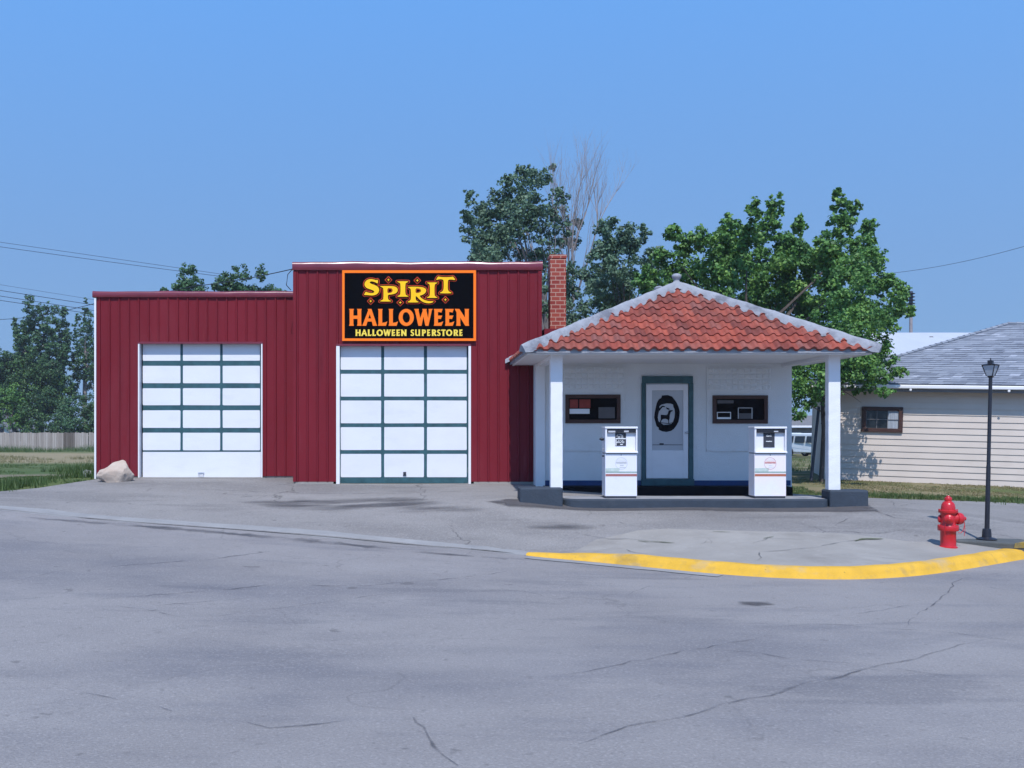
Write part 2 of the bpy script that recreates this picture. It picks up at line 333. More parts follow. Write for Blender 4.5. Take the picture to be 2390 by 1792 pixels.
M['curtain'] = mat('pale curtain', (0.30, 0.33, 0.37), 0.8, var=0.25, scale=9, stretch=(3, 3, 0.2))
M['redcloth'] = mat('dull red cloth', (0.24, 0.045, 0.035), 0.9, var=0.2, scale=9)
M['card'] = mat('grey card', (0.10, 0.095, 0.10), 0.8, var=0.15)
# brick
def brick_mat():
    m = mat('red brick', (0.25, 0.06, 0.04), 0.85, var=0.2, scale=10, bump=0.2)
    n = m.node_tree; L = n.links; b = n.nodes['Principled BSDF']; g = n.nodes['Geometry']
    sx = n.nodes.new('ShaderNodeSeparateXYZ'); L.new(g.outputs['Position'], sx.inputs[0])
    ad = n.nodes.new('ShaderNodeMath'); ad.operation = 'ADD'; L.new(sx.outputs[0], ad.inputs[0]); L.new(sx.outputs[1], ad.inputs[1])
    cx = n.nodes.new('ShaderNodeCombineXYZ'); L.new(ad.outputs[0], cx.inputs[0]); L.new(sx.outputs[2], cx.inputs[1])
    bt = n.nodes.new('ShaderNodeTexBrick'); L.new(cx.outputs[0], bt.inputs['Vector'])
    bt.inputs['Scale'].default_value = 1; bt.inputs['Brick Width'].default_value = 0.195; bt.inputs['Row Height'].default_value = 0.092
    bt.inputs['Mortar Size'].default_value = 0.009; bt.inputs['Mortar Smooth'].default_value = 0.2; bt.inputs['Bias'].default_value = 0
    bt.inputs['Color1'].default_value = (0.22, 0.035, 0.028, 1); bt.inputs['Color2'].default_value = (0.30, 0.06, 0.04, 1)
    bt.inputs['Mortar'].default_value = (0.42, 0.26, 0.20, 1)
    L.new(bt.outputs['Color'], b.inputs['Base Color'])
    return m
M['brick'] = brick_mat()

# ------------------------------------------------------------------ terrain
def tps_fit(pts):
    p = np.array(pts, float); n = len(p); d = np.hypot(p[:, None, 0] - p[None, :, 0], p[:, None, 1] - p[None, :, 1])
    K = np.where(d > 0, d * d * np.log(d + 1e-12), 0) + np.eye(n) * 1e-2
    A = np.zeros((n + 3, n + 3)); A[:n, :n] = K; A[:n, n] = 1; A[:n, n+1:] = p[:, :2]; A[n, :n] = 1; A[n+1:, :n] = p[:, :2].T
    b = np.zeros(n + 3); b[:n] = p[:, 2]; wv = np.linalg.solve(A, b)
    def f(x, y):
        x = np.atleast_1d(np.asarray(x, float)); y = np.atleast_1d(np.asarray(y, float))
        d = np.hypot(x[:, None] - p[None, :, 0], y[:, None] - p[None, :, 1])
        z = np.where(d > 1e-9, d * d * np.log(d + 1e-12), 0) @ wv[:n] + wv[n] + wv[n+1] * x + wv[n+2] * y
        far = np.clip((np.hypot(x, y - 30) - 75) / 60, 0, 1)
        return z * (1 - far) + (-0.3) * far
    return f
def pc(px, py, Y): v = P(px, py, Y); return (v.x, v.y, v.z)
GUT = [(-40, 27.0, 0.80), (-20, 21.2, 0.70), pc(0, 1190, 17.5), pc(225, 1212, 17.0), pc(600, 1240, 16.2), pc(1000, 1275, 15.4), pc(1195, 1292, 14.9)]
CURB_B = [pc(1225, 1296, 14.85), pc(1350, 1308, 14.5), pc(1500, 1322, 14.0), pc(1700, 1342, 13.2), pc(1850, 1351, 12.82), pc(2000, 1353, 12.75),
          pc(2130, 1346, 13.0), pc(2250, 1330, 13.6), pc(2390, 1305, 14.75), (12.0, 17.2, 0.0), (20.0, 23.5, 0.0), (40.0, 38.0, 0.0)]
road_pts = GUT + [c for c in CURB_B] + [(-4,4,0),(0,4,0),(5,4,0),(0,8,0),(5,9,0),(9,10,0),(-4,9,.06),(-8,10,.18),(15,12,0),(30,15,0),(-20,8,.3),(0,-8,0),(20,-8,0),(-20,-8,.1)]
lot_pts = GUT + [(1.55,15.05,.015),(2.5,14.65,.062),(3.2,14.15,.100),(3.95,13.45,.100),(4.7,13.0,.100),(5.5,12.95,.100),(6.5,13.2,.100),(7.5,13.85,.100),(8.7,14.95,.100),(12,17.5,.100),(16,21,.15),(20,23.8,.100),
    (7.73,14.94,.13),(8.57,15.25,.15),pc(1320,1185,17.85),pc(1600,1186,17.85),pc(1935,1186,17.85),pc(1213,1174,17.85),pc(2028,1183,17.85),
    pc(225,1118,21.5),pc(400,1117,21.6),pc(612,1116,21.6),pc(670,1115,21.6),pc(700,1130,21.0),pc(900,1132,21.0),pc(1098,1130,21.0),pc(1200,1131,20.8),
    pc(0,1148,19.5),pc(2030,1163,22.3),pc(2390,1176,21.0),pc(1919,1117,26.5),pc(2390,1137,25.0),pc(1900,1157,20.5),(5,18.6,.53),(5,20,.55),(5,22,.6),
    pc(100,1090,40),pc(0,1120,27),pc(150,1110,27),pc(100,1050,90),(-60,90,0),(60,90,-.1),(0,95,0),pc(1880,1068,71),pc(1880,1100,35),(30,30,.3),(40,50,.1),(-30,40,.5),(0,30,.6),(20,26,.42)]
zroad = tps_fit(road_pts); zlot = tps_fit(lot_pts)
def zl(x, y): return float(zlot(x, y)[0])
def G(px, py, fn=None, lo=4.0, hi=95.0):                # where the sight line of a photo pixel meets the ground
    fn = fn or zlot
    ys = np.linspace(lo, hi, 1500); xs = (px - PX0) * ys / F; zs = CH - (py - PY0) * ys / F
    d = zs - fn(xs, ys); i = int(np.argmax(d < 0)) if (d < 0).any() else len(ys) - 1
    if i > 0: t = d[i-1] / (d[i-1] - d[i] + 1e-12); Y = ys[i-1] + t * (ys[i] - ys[i-1])
    else: Y = ys[0]
    x = (px - PX0) * Y / F; return Vector((x, Y, float(fn(x, Y)[0])))

def inside(poly, x, y):
    c = np.zeros(len(x), bool); n = len(poly)
    for i in range(n):
        x1, y1 = poly[i][:2]; x2, y2 = poly[(i+1) % n][:2]
        cond = ((y1 > y) != (y2 > y)); xi = (x2 - x1) * (y - y1) / ((y2 - y1) if y2 != y1 else 1e-9) + x1
        c ^= cond & (x < xi)
    return c
def resample(pl, step):
    o = []
    for a, b in zip(pl[:-1], pl[1:]):
        a = Vector(a[:2]); b = Vector(b[:2]); n = max(1, int((b - a).length / step))
        for i in range(n): o.append(tuple(a.lerp(b, i / n)))
    o.append(tuple(pl[-1][:2])); return o
def smooth_line(pl, it=2):
    for _ in range(it):
        o = [pl[0]]
        for a, b in zip(pl[:-1], pl[1:]):
            a = Vector(a); b = Vector(b); o += [tuple(a.lerp(b, .25)), tuple(a.lerp(b, .75))]
        o.append(pl[-1]); pl = o
    return pl
def sheet(name, poly, fn, off, m, step=0.4, bounds=None, kind='structure', fade=None):
    poly = resample(list(poly) + [poly[0]], step)[:-1]
    xs = np.array([p[0] for p in poly]); ys = np.array([p[1] for p in poly])
    bx = bounds or (xs.min(), xs.max(), ys.min(), ys.max())
    gx, gy = np.meshgrid(np.arange(bx[0], bx[1], step), np.arange(bx[2], bx[3], step)); gx = gx.ravel(); gy = gy.ravel()
    k = inside(poly, gx, gy); pts = [Vector(p) for p in poly] + [Vector((a, b)) for a, b in zip(gx[k], gy[k])]
    r = delaunay_2d_cdt(pts, [], [list(range(len(poly)))], 1, 1e-4)
    vx = np.array([v.x for v in r[0]]); vy = np.array([v.y for v in r[0]]); vz = fn(vx, vy) + off
    me = bpy.data.meshes.new(name); me.from_pydata(list(zip(vx, vy, vz)), [], [list(f) for f in r[2]])
    bm = bmesh.new(); bm.from_mesh(me); bmesh.ops.recalc_face_normals(bm, faces=bm.faces)
    if bm.faces and sum(f.normal.z for f in bm.faces) < 0: bmesh.ops.reverse_faces(bm, faces=bm.faces)
    bm.to_mesh(me); bm.free()
    if fade is not None:
        pp = np.array(poly); d = np.min(np.hypot(vx[:, None] - pp[None, :, 0], vy[:, None] - pp[None, :, 1]), 1)
        at = me.attributes.new('fade', 'FLOAT', 'POINT'); at.data.foreach_set('value', np.clip(d / fade, 0, 1).astype(np.float32))
    o = finish(me, name, m, None, Vector((0, 0, 0)), smooth=60); return tag(o, kind=kind)

edge2 = [p[:2] for p in GUT] + [p[:2] for p in CURB_B]
edge2 = smooth_line(edge2, 2)
def kerb_back():
    pl = resample(smooth_line([p[:2] for p in CURB_B], 2), 0.18); o = []; L = 0
    for i, p in enumerate(pl):
        a = Vector(pl[max(i-1, 0)]); b = Vector(pl[min(i+1, len(pl)-1)]); d = (b - a).normalized(); nn = Vector((-d.y, d.x))
        if i: L += (Vector(p) - Vector(pl[i-1])).length
        o.append(tuple(Vector(p) + nn * (0.05 + 0.15 * (0.55 + 0.45 * min(1, L)))))
    return o
KB = kerb_back()
lot_edge = smooth_line([p[:2] for p in GUT], 2) + KB
road_poly = edge2 + [(40, -12), (-40, -12)]
LOT_L = [(-40, 29.0), (-20, 22.6), pc(-60, 1152, 19.3)[:2], pc(0, 1148, 19.5)[:2], pc(90, 1139, 20.0)[:2], pc(170, 1127, 20.8)[:2], pc(222, 1120, 21.35)[:2], (-7.0, 21.8)]
LOT_R = [(7.9, 20.5), (8.6, 21.7), G(2030, 1163)[:2], G(2150, 1167)[:2], G(2270, 1171)[:2], G(2390, 1176)[:2], (20.5, 27.5), (40, 42)]
lot_poly = lot_edge[::-1] + LOT_L + [(-3, 22.4), (7.9, 22.4)] + LOT_R
# the ground sheet, reaching the horizon
def make_ground():
    def axis(a, b, st, far): 
        mid = list(np.arange(a, b, st)); o = []; v = a; s_ = st
        while v > -far: s_ *= 1.35; v -= s_; o.append(v)
        o = o[::-1] + mid; v = mid[-1]; s_ = st
        while v < far: s_ *= 1.35; v += s_; o.append(v)
        return np.array(o)
    ax, ay = axis(-22, 22, 0.6, 2500), axis(-4, 60, 0.6, 2500)
    gx, gy = np.meshgrid(ax, ay); sh = gx.shape; x, y = gx.ravel(), gy.ravel()
    z = zlot(x, y) - 0.012; zr = zroad(x, y)
    paved = road_poly[-2:] + LOT_L + [(-3, 22.4), (7.9, 22.4)] + LOT_R
    pr = inside(road_poly, x, y); pl = inside(paved, x, y)
    kp = np.array(KB); nk = np.min(np.hypot(x[:, None] - kp[None, :, 0], y[:, None] - kp[None, :, 1]), 1) < 1.1
    z = np.where(pr | nk, zr - 0.22, np.where(pl, z - 0.1, z)); z = np.where((y < -4) | (np.abs(x) > 60) & (y < 60), np.minimum(z, -0.3), z)
    nx, ny = sh[1], sh[0]; idx = np.arange(nx * ny).reshape(ny, nx)
    f = np.stack([idx[:-1, :-1], idx[:-1, 1:], idx[1:, 1:], idx[1:, :-1]], -1).reshape(-1, 4)
    me = bpy.data.meshes.new('ground'); me.from_pydata(list(zip(x, y, z)), [], f.tolist())
    return tag(finish(me, 'ground', M['ground'], None, Vector((0, 0, 0)), smooth=60), kind='structure')
def ground_mat():
    m = mat('grass and dirt', (0.17, 0.145, 0.085), 0.95, col2=(0.25, 0.205, 0.125), scale=0.9, bump=0.8, bscale=16, spec=0.1,
            stain=[((0.075, 0.105, 0.032), 0.35, 0.46, 0.58, 0.85, (0.5, 1.3, 1)), ((0.06, 0.09, 0.028), 2.2, 0.54, 0.66, 0.7, (1, 1, 1)),
                   ((0.15, 0.125, 0.10), 0.6, 0.58, 0.68, 0.6, (0.5, 1.6, 1))])
    n = m.node_tree; L = n.links; b = n.nodes['Principled BSDF']; cur = b.inputs['Base Color'].links[0].from_socket; g = n.nodes['Geometry']
    # mown, bare and weedy strips running across the vacant lot
    sx = n.nodes.new('ShaderNodeSeparateXYZ'); L.new(g.outputs['Position'], sx.inputs[0])
    wn = n.nodes.new('ShaderNodeTexNoise'); wn.inputs['Scale'].default_value = 0.35; wn.inputs['Detail'].default_value = 5; L.new(g.outputs['Position'], wn.inputs['Vector'])
    ma = n.nodes.new('ShaderNodeMath'); ma.operation = 'MULTIPLY_ADD'; ma.inputs[1].default_value = 9.0; L.new(wn.outputs['Fac'], ma.inputs[0]); L.new(sx.outputs[1], ma.inputs[2])
    mr = n.nodes.new('ShaderNodeMapRange'); mr.inputs[1].default_value = 20; mr.inputs[2].default_value = 100; L.new(ma.outputs[0], mr.inputs[0])
    rp = n.nodes.new('ShaderNodeValToRGB'); e = rp.color_ramp.elements
    stops = [(0.0, (.075,.11,.035)), (0.10, (.085,.115,.04)), (0.14, (.19,.155,.12)), (0.20, (.20,.165,.125)), (0.225, (.06,.10,.033)), (0.36, (.065,.10,.035)),
             (0.42, (.25,.205,.125)), (0.72, (.27,.22,.135)), (0.8, (.10,.125,.05)), (1.0, (.07,.10,.035))]
    e[0].position, e[0].color = stops[0][0], (*stops[0][1], 1); e[1].position, e[1].color = stops[-1][0], (*stops[-1][1], 1)
    for p_, c_ in stops[1:-1]: k = e.new(p_); k.color = (*c_, 1)
    L.new(mr.outputs[0], rp.inputs[0])
    lm = n.nodes.new('ShaderNodeMapRange'); lm.inputs[1].default_value = -6.0; lm.inputs[2].default_value = -5.0; lm.inputs[3].default_value = 0.8; lm.inputs[4].default_value = 0
    L.new(sx.outputs[0], lm.inputs[0])
    mx = n.nodes.new('ShaderNodeMix'); mx.data_type = 'RGBA'; L.new(lm.outputs[0], mx.inputs[0]); L.new(cur, mx.inputs[6]); L.new(rp.outputs[0], mx.inputs[7])
    L.new(mx.outputs[2], b.inputs['Base Color']); return m
M['ground'] = ground_mat()
make_ground()
sheet('road', road_poly, zroad, 0.0, M['road'], 0.45, bounds=(-24, 24, -10, 24))
sheet('forecourt', lot_poly, zlot, 0.010, M['lot'], 0.35, bounds=(-24, 20, 12, 28))
# gutter strip
def ribbon(name, pts, wid, fn, off, m, kind='structure', fadeends=False, jitter=0.0):
    mb = MB(); n = len(pts); me_f = []
    for i in range(n):
        a = Vector(pts[max(i-1, 0)][:2]); b = Vector(pts[min(i+1, n-1)][:2]); d = (b - a).normalized(); nn = Vector((-d.y, d.x))
        wd = wid[i] if hasattr(wid, '__len__') else wid
        p = Vector(pts[i][:2])
        for s_ in (-1, -0.33, 0.33, 1):
            q = p + nn * (wd * 0.5 * s_ * (1 + random.uniform(-jitter, jitter))); mb.v.append((q.x, q.y, float(zroad(q.x, q.y)[0]) + .001 if (name == 'gutter' and s_ == -1) else float(fn(q.x, q.y)[0]) + off))
        if i:
            for k in range(3): mb.f.append([(i-1)*4+k, (i-1)*4+k+1, i*4+k+1, i*4+k]); mb.t.append(.5)
    return mb
gline = smooth_line([p[:2] for p in GUT] + [CURB_B[0][:2]], 2)
gline = resample(gline, 0.4)
zmax = lambda x, y: np.maximum(zroad(x, y), zlot(x, y))
tag(ribbon('gutter', [(x + 0.05, y + 0.14) for x, y in gline], 0.36, zmax, 0.014, M['gutter'], jitter=0.25).build('gutter', M['gutter'], smooth=60), kind='structure')
# concrete gutter pan in front of the yellow kerb
pan = resample(smooth_line([p[:2] for p in CURB_B[:10]], 2), 0.3)
tag(ribbon('g', [(x, y - 0.22) for x, y in pan[:14]], 0.22, zroad, 0.008, M['gutter'], jitter=0.15).build('gutter_pan', M['gutter'], smooth=60), kind='structure')
# concrete pad behind the kerb
ctop = [p for p in KB if 1.9 < p[0] < 10.2]
pad = ctop + [G(2390, 1262)[:2], G(2260, 1268)[:2], G(2120, 1266)[:2], G(2060, 1258)[:2], G(1960, 1247)[:2], G(1800, 1243)[:2], G(1680, 1240)[:2], G(1560, 1236)[:2], G(1490, 1240)[:2], G(1440, 1252)[:2], G(1390, 1262)[:2]]
sheet('pavement', pad, zlot, 0.018, M['concrete'], 0.3)
# kerb
def kerb():
    pl = resample(smooth_line([p[:2] for p in CURB_B], 2), 0.18); mb = MB(); rings = []
    prof = [(-0.05, -0.10), (-0.02, 0.0), (0.015, 0.45), (0.05, 0.82), (0.10, 0.98), (0.17, 1.0), (0.235, 0.97), (0.25, 0.7), (0.25, -0.1)]
    L = 0
    for i, p in enumerate(pl):
        a = Vector(pl[max(i-1, 0)]); b = Vector(pl[min(i+1, len(pl)-1)]); d = (b - a).normalized(); nn = Vector((-d.y, d.x))
        if i: L += (Vector(p) - Vector(pl[i-1])).length
        h = 0.03 + 0.105 * min(1, L / 1.6); z0 = float(zroad(p[0], p[1])[0]); jj = 0.004 * math.sin(L * 9) + random.uniform(-.002, .002)
        for (o_, z_) in prof:
            q = Vector(p) + nn * (o_ * (0.55 + 0.45 * min(1, L / 1.0)) + 0.05); mb.v.append((q.x, q.y, z0 + (h + jj) * z_))
    n = len(prof)
    for i in range(len(pl) - 1):
        for k in range(n - 1): mb.f.append([i*n+k, (i+1)*n+k, (i+1)*n+k+1, i*n+k+1]); mb.t.append(.5)
    mb.f.append(list(range(n))); mb.t.append(.5)
    return tag(mb.build('kerb', M['yellow'], smooth=45), kind='structure')
kerb()
# cracks, seams, stains and dark patches in the paving
M['crack'] = soft_mat('crack', (0.075, 0.073, 0.08), 0.36, 0.62, 0.6, 3.5)
M['seam'] = soft_mat('faint seam', (0.07, 0.07, 0.08), 0.36, 0.62, 0.6, 1.2)
M['oil'] = soft_mat('oil stain', (0.075, 0.072, 0.078), 0.35, 0.62, 0.8, 1.3, (0.6, 2.2, 1))
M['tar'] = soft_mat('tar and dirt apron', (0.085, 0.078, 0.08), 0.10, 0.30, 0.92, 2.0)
M['weed'] = soft_mat('moss in joint', (0.07, 0.085, 0.035), 0.3, 0.5, 0.9, 5)
def cracks(name, lines, fn, off, m):
    mb = MB()
    for wd, pts in lines:
        w3 = [G(x, y, fn) for x, y in pts]; pl = resample(w3, 0.12); pl2 = []; o1 = 0; o2 = 0
        for p in pl: 
            o1 = o1 * 0.75 + random.uniform(-.03, .03); o2 = o2 * 0.75 + random.uniform(-.03, .03); pl2.append((p[0] + o1, p[1] + o2))
        n = len(pl2); ws = [wd * 0.75 * (0.25 + 0.75 * min(1, 4 * min(i, n-1-i) / n + 0.05)) * random.uniform(.5, 1.4) for i in range(n)]
        r = ribbon('x', pl2, ws, fn, off, m); b = len(mb.v); mb.v += r.v; mb.f += [[b + i for i in f] for f in r.f]; mb.t += r.t
    o = mb.build(name, m, smooth=60)
    at = o.data.attributes.new('fade', 'FLOAT', 'POINT'); at.data.foreach_set('value', [1.0 if (i % 4) in (1, 2) else 0.0 for i in range(len(o.data.vertices))])
    return tag(o, kind='structure')
def cl(pts): return [(x * 0.5403, 1120 + y * 0.5403) for x, y in pts]
def cr(pts): return [(1195 + x * 0.5403, 1120 + y * 0.5403) for x, y in pts]
cracks('road_cracks', [(0.05, cl([(20,522),(220,508),(400,518),(520,514),(900,478),(1180,452),(1580,458),(1900,432),(2200,395)])),
    (0.035, cl([(510,540),(700,570),(830,595)])), (0.03, cl([(640,545),(900,525),(1080,512)])), (0.03, cl([(900,598),(1200,560),(1400,530),(1700,490)])),
    (0.035, cl([(290,900),(420,930),(560,962),(680,985),(740,1005)])), (0.04, cl([(1060,1050),(1150,1078),(1300,1065),(1480,1035)])),
    (0.045, cl([(1780,1010),(1830,1080),(1870,1150),(1900,1190),(1950,1230)])),
    (0.05, cr([(280,1150),(560,1060),(860,990),(1060,945),(1240,895),(1420,850),(1580,810),(1780,760),(2080,685)])),
    (0.035, cr([(200,850),(420,805),(700,755),(870,720),(1080,680)])), (0.03, cr([(860,740),(1050,745),(1200,770),(1460,790)])),
    (0.03, cr([(1600,810),(1760,835),(1950,860)])), (0.03, cr([(1700,640),(1780,570),(1850,520),(1920,430),(2150,395)])), (0.025, cr([(1960,440),(2080,470),(2200,480)])),
    (0.03, cr([(1080,640),(1350,625),(1650,640),(1900,660),(2200,700)])), (0.03, cr([(1380,590),(1560,570),(1760,540)])), (0.025, cr([(490,500),(600,460)])),
    (0.025, cr([(700,430),(780,415)]))], zroad, 0.006, M['crack'])
cracks('road_seams', [(0.5, cl([(0,155),(500,190),(1100,240),(1700,300),(2200,345)])), (0.08, cl([(480,375),(900,345),(1180,310)]))], zroad, 0.004, M['seam'])
cracks('forecourt_cracks', [(0.05, [(390,1140),(700,1152),(1195,1150)]), (0.04, [(590,1168),(618,1158)]), (0.05, [(905,1164),(1000,1167),(1080,1166)]),
    (0.03, [(1500,1232),(1440,1218)]), (0.05, [(1925,1176),(2010,1185),(2090,1210),(2180,1222)]), (0.04, [(2040,1160),(2085,1172),(2090,1186)]),
    (0.03, [(2090,1185),(2150,1176)]), (0.03, [(2230,1235),(2330,1222),(2390,1218)]), (0.035, [(1950,1228),(1985,1212),(2010,1215)])], zlot, 0.016, M['crack'])
cracks('pavement_cracks', [(0.05, cr([(280,232),(420,265),(490,262),(700,278)])), (0.035, cr([(820,285),(845,262),(860,285)])), (0.04, cr([(1040,282),(1110,258),(1200,262),(1260,265)])),
    (0.04, cr([(1040,365),(1090,345),(1090,318),(1200,312),(1310,300),(1420,275),(1600,262)])), (0.03, cr([(1400,325),(1560,340),(1760,362)])), (0.05, cr([(500,308),(540,320),(590,325)]))], zlot, 0.027, M['crack'])
cracks('joint_moss', [(0.13, cr([(1490,272),(1540,266),(1605,262)])), (0.10, cr([(860,228),(940,232)])), (0.1, cr([(1085,262),(1125,252)])), (0.09, cr([(540,270),(700,277)]))], zlot, 0.030, M['weed'])
sheet('oil_stains', [G(x, y)[:2] for x, y in [(540,1172),(700,1162),(960,1160),(1080,1180),(1180,1190),(1100,1200),(820,1198),(640,1190)]], zlot, 0.017, M['oil'], 0.25, fade=0.5)
sheet('oil_stain', [G(x, y)[:2] for x, y in [(1180,1222),(1300,1218),(1420,1228),(1380,1240),(1240,1240)]], zlot, 0.017, M['oil'], 0.2, fade=0.3)
sheet('tar_apron', [G(x, y)[:2] for x, y in [(1130,1172),(1190,1186),(1240,1188),(1320,1192),(1500,1194),(1720,1196),(1900,1196),(1990,1198),(2056,1196),(2035,1184),(2020,1172),(1880,1168),(1500,1166),(1320,1166),(1200,1166)]], zlot, 0.018, M['tar'], 0.2, fade=0.10)  # darker ragged sheet round the island and the column blocks
sheet('road_patch', [G(x, y, zroad)[:2] for x, y in [(1720,1404),(1790,1404),(1815,1412),(1770,1416),(1720,1412)]], zroad, 0.006, M['tar'], 0.1, fade=0.12)

# ------------------------------------------------------------------ flat lettering (polygons given in crop pixels, y down)
def clean(pl):
    o = []
    for p in pl:
        if not o or (abs(p[0]-o[-1][0]) + abs(p[1]-o[-1][1])) > 1e-6: o.append(p)
    return o
def area2(pl): return sum(a[0]*b[1]-b[0]*a[1] for a, b in zip(pl, pl[1:] + pl[:1]))
def chaikin(pl, it=1):
    for _ in range(it):
        o = []
        for a, b in zip(pl, pl[1:] + pl[:1]):
            o += [(a[0]*.75+b[0]*.25, a[1]*.75+b[1]*.25), (a[0]*.25+b[0]*.75, a[1]*.25+b[1]*.75)]
        pl = o
    return pl
def grow(pl, d):
    if area2(pl) < 0: pl = pl[::-1]
    n = len(pl); o = []
    for i in range(n):
        a, b, c = pl[i-1], pl[i], pl[(i+1) % n]
        e1 = Vector((b[0]-a[0], b[1]-a[1])); e2 = Vector((c[0]-b[0], c[1]-b[1]))
        if e1.length < 1e-9 or e2.length < 1e-9: o.append(b); continue
        e1.normalize(); e2.normalize(); n1 = Vector((e1.y, -e1.x)); n2 = Vector((e2.y, -e2.x)); m_ = n1 + n2
        if m_.length < 0.2: m_ = n1
        m_.normalize(); k = d / max(0.55, m_.dot(n1)); o.append((b[0] + m_.x * k, b[1] + m_.y * k))
    return o
def flat(mb, polys, tf, y, th, t=.5):
    """fill outer+hole polygons, extrude th towards -Y; tf maps (x,y)->(X,Z)"""
    pts = []; faces = []
    for pl in polys:
        pl = clean(pl); b = len(pts); pts += [Vector(tf(*p)) for p in pl]; faces.append(list(range(b, b + len(pl))))
    out_ = faces[0]
    edges = [(f[i], f[(i+1) % len(f)]) for f in faces for i in range(len(f))]
    r = delaunay_2d_cdt(pts, edges, [], 0, 1e-6)
    V2 = [(v.x, v.y) for v in r[0]]; rings = [[(pts[i].x, pts[i].y) for i in f] for f in faces]
    F2 = []
    for f in r[2]:
        cx = np.array([sum(V2[i][0] for i in f) / len(f)]); cy = np.array([sum(V2[i][1] for i in f) / len(f)])
        if inside(rings[0], cx, cy)[0] and not any(inside(h, cx, cy)[0] for h in rings[1:]): F2.append(list(f))
    b = len(mb.v); n = len(V2)
    mb.v += [(x, y - th, z) for x, z in V2] + [(x, y, z) for x, z in V2]
    for f in F2: mb.f.append([b + i for i in f]); mb.t.append(t)
    cnt = {}
    for f in F2:
        for i in range(len(f)):
            e = (f[i], f[(i+1) % len(f)]); cnt[tuple(sorted(e))] = cnt.get(tuple(sorted(e)), []) + [e]
    for k, v in cnt.items():
        if len(v) == 1: a, c = v[0]; mb.f.append([b + c, b + a, b + n + a, b + n + c]); mb.t.append(t)
    return mb
def ell(cx, cy, rx, ry, n=28, wob=0, rot=0):
    o = []
    for i in range(n):
        a = 2 * math.pi * i / n; q = 1 + random.uniform(-wob, wob); x, y = rx * q * math.cos(a), ry * q * math.sin(a)
        o.append((cx + x * math.cos(rot) - y * math.sin(rot), cy + x * math.sin(rot) + y * math.cos(rot)))
    return o

# ------------------------------------------------------------------ red workshop with two bays
YL, YR = 21.6, 21.0
shop = thing('workshop_building', 'red ribbed metal workshop with two white garage doors and a taller right bay', 'building', (XX(670, YR), YR, 0.75))
def ribbed(mb, x0, x1, z0, z1, Y, holes=(), pitch=0.21, ph=0.05):
    """ribbed sheet facing -Y with rectangular door openings"""
    xs = [x0]; x = x0 + ph; prof = []
    while x < x1 - 0.06:
        prof += [(x, 0), (x + .012, -.024), (x + .034, -.024), (x + .046, 0)]; x += pitch
    pts = [(x0, 0)] + prof + [(x1, 0)]
    cuts = sorted({h[0] for h in holes} | {h[1] for h in holes})
    o = []
    for (a, ya), (b, yb) in zip(pts[:-1], pts[1:]):
        o.append((a, ya))
        for c in cuts:
            if a < c < b: o.append((c, ya + (yb - ya) * (c - a) / (b - a)))
    o.append(pts[-1])
    for (a, ya), (b, yb) in zip(o[:-1], o[1:]):
        m_ = (a + b) / 2; segs = [(z0, z1)]
        for (h0, h1, hz0, hz1) in holes:
            if h0 < m_ < h1: segs = [(hz1, z1)] if hz0 <= z0 + 1e-3 else [(z0, hz0), (hz1, z1)]
        for s0, s1 in segs:
            nz = max(1, int((s1 - s0) / 0.5))
            for k in range(nz):
                q0, q1 = s0 + (s1-s0)*k/nz, s0 + (s1-s0)*(k+1)/nz
                w0 = lambda xx, zz: 0.0035 * math.sin(xx * 2.3 + zz * 1.1) + 0.003 * math.sin(zz * 2.9 - xx * 0.7)
                mb.quad((a, Y + ya + w0(a, q0), q0), (b, Y + yb + w0(b, q0), q0), (b, Y + yb + w0(b, q1), q1), (a, Y + ya + w0(a, q1), q1))
    return mb
LX0, LX1 = XX(225, YL), XX(686, YR) + 0.05
LZ1 = ZZ(682, YL); RX0, RX1 = XX(686, YR), XX(1263, YR); RZ1 = ZZ(615, YR)
D1 = (XX(323, YL), XX(613, YL), 0.5, ZZ(799, YL)); D2 = (XX(785, YR), XX(1099, YR), 0.5, ZZ(804, YR))
zb1, zb2 = ZZ(1111, YL), ZZ(1124, YR)
m_ = MB(); ribbed(m_, LX0, LX1, zb1, LZ1, YL, [(D1[0], D1[1], 0, D1[3])]); m_.build('wall', M['red'], shop)
m_ = MB(); ribbed(m_, RX0, RX1, zb2, RZ1, YR, [(D2[0], D2[1], 0, D2[3])])
m_.quad((RX0, YR, zb2), (RX0, YR, RZ1), (RX0, YR + 8, RZ1), (RX0, YR + 8, zb2)); m_.quad((RX1, YR, zb2), (RX1, YR, RZ1), (RX1, YR + 8, RZ1), (RX1, YR + 8, zb2))
m_.quad((RX0, YR + 8, zb2), (RX1, YR + 8, zb2), (RX1, YR + 8, RZ1), (RX0, YR + 8, RZ1)); m_.build('wall', M['red'], shop)
m_ = MB(); m_.quad((LX0 + .01, YL + .01, zb1), (LX0 + .01, YL + 7.4, zb1), (LX0 + .01, YL + 7.4, LZ1), (LX0 + .01, YL + .01, LZ1)); m_.quad((LX0, YL + 7.4, zb1), (LX1, YL + 7.4, zb1), (LX1, YL + 7.4, LZ1), (LX0, YL + 7.4, LZ1))
m_.build('side_wall', M['red'], shop)
for b_ in ((LX0 + .02, RX0 - .01, YL + .08, YL + 7.39, LZ1 - .12, LZ1 - .06), (RX0 + .02, RX1 - .02, YR + .08, YR + 7.95, RZ1 - .12, RZ1 - .06)): MB().box(*b_).build('roof', M['metalroof'], shop)
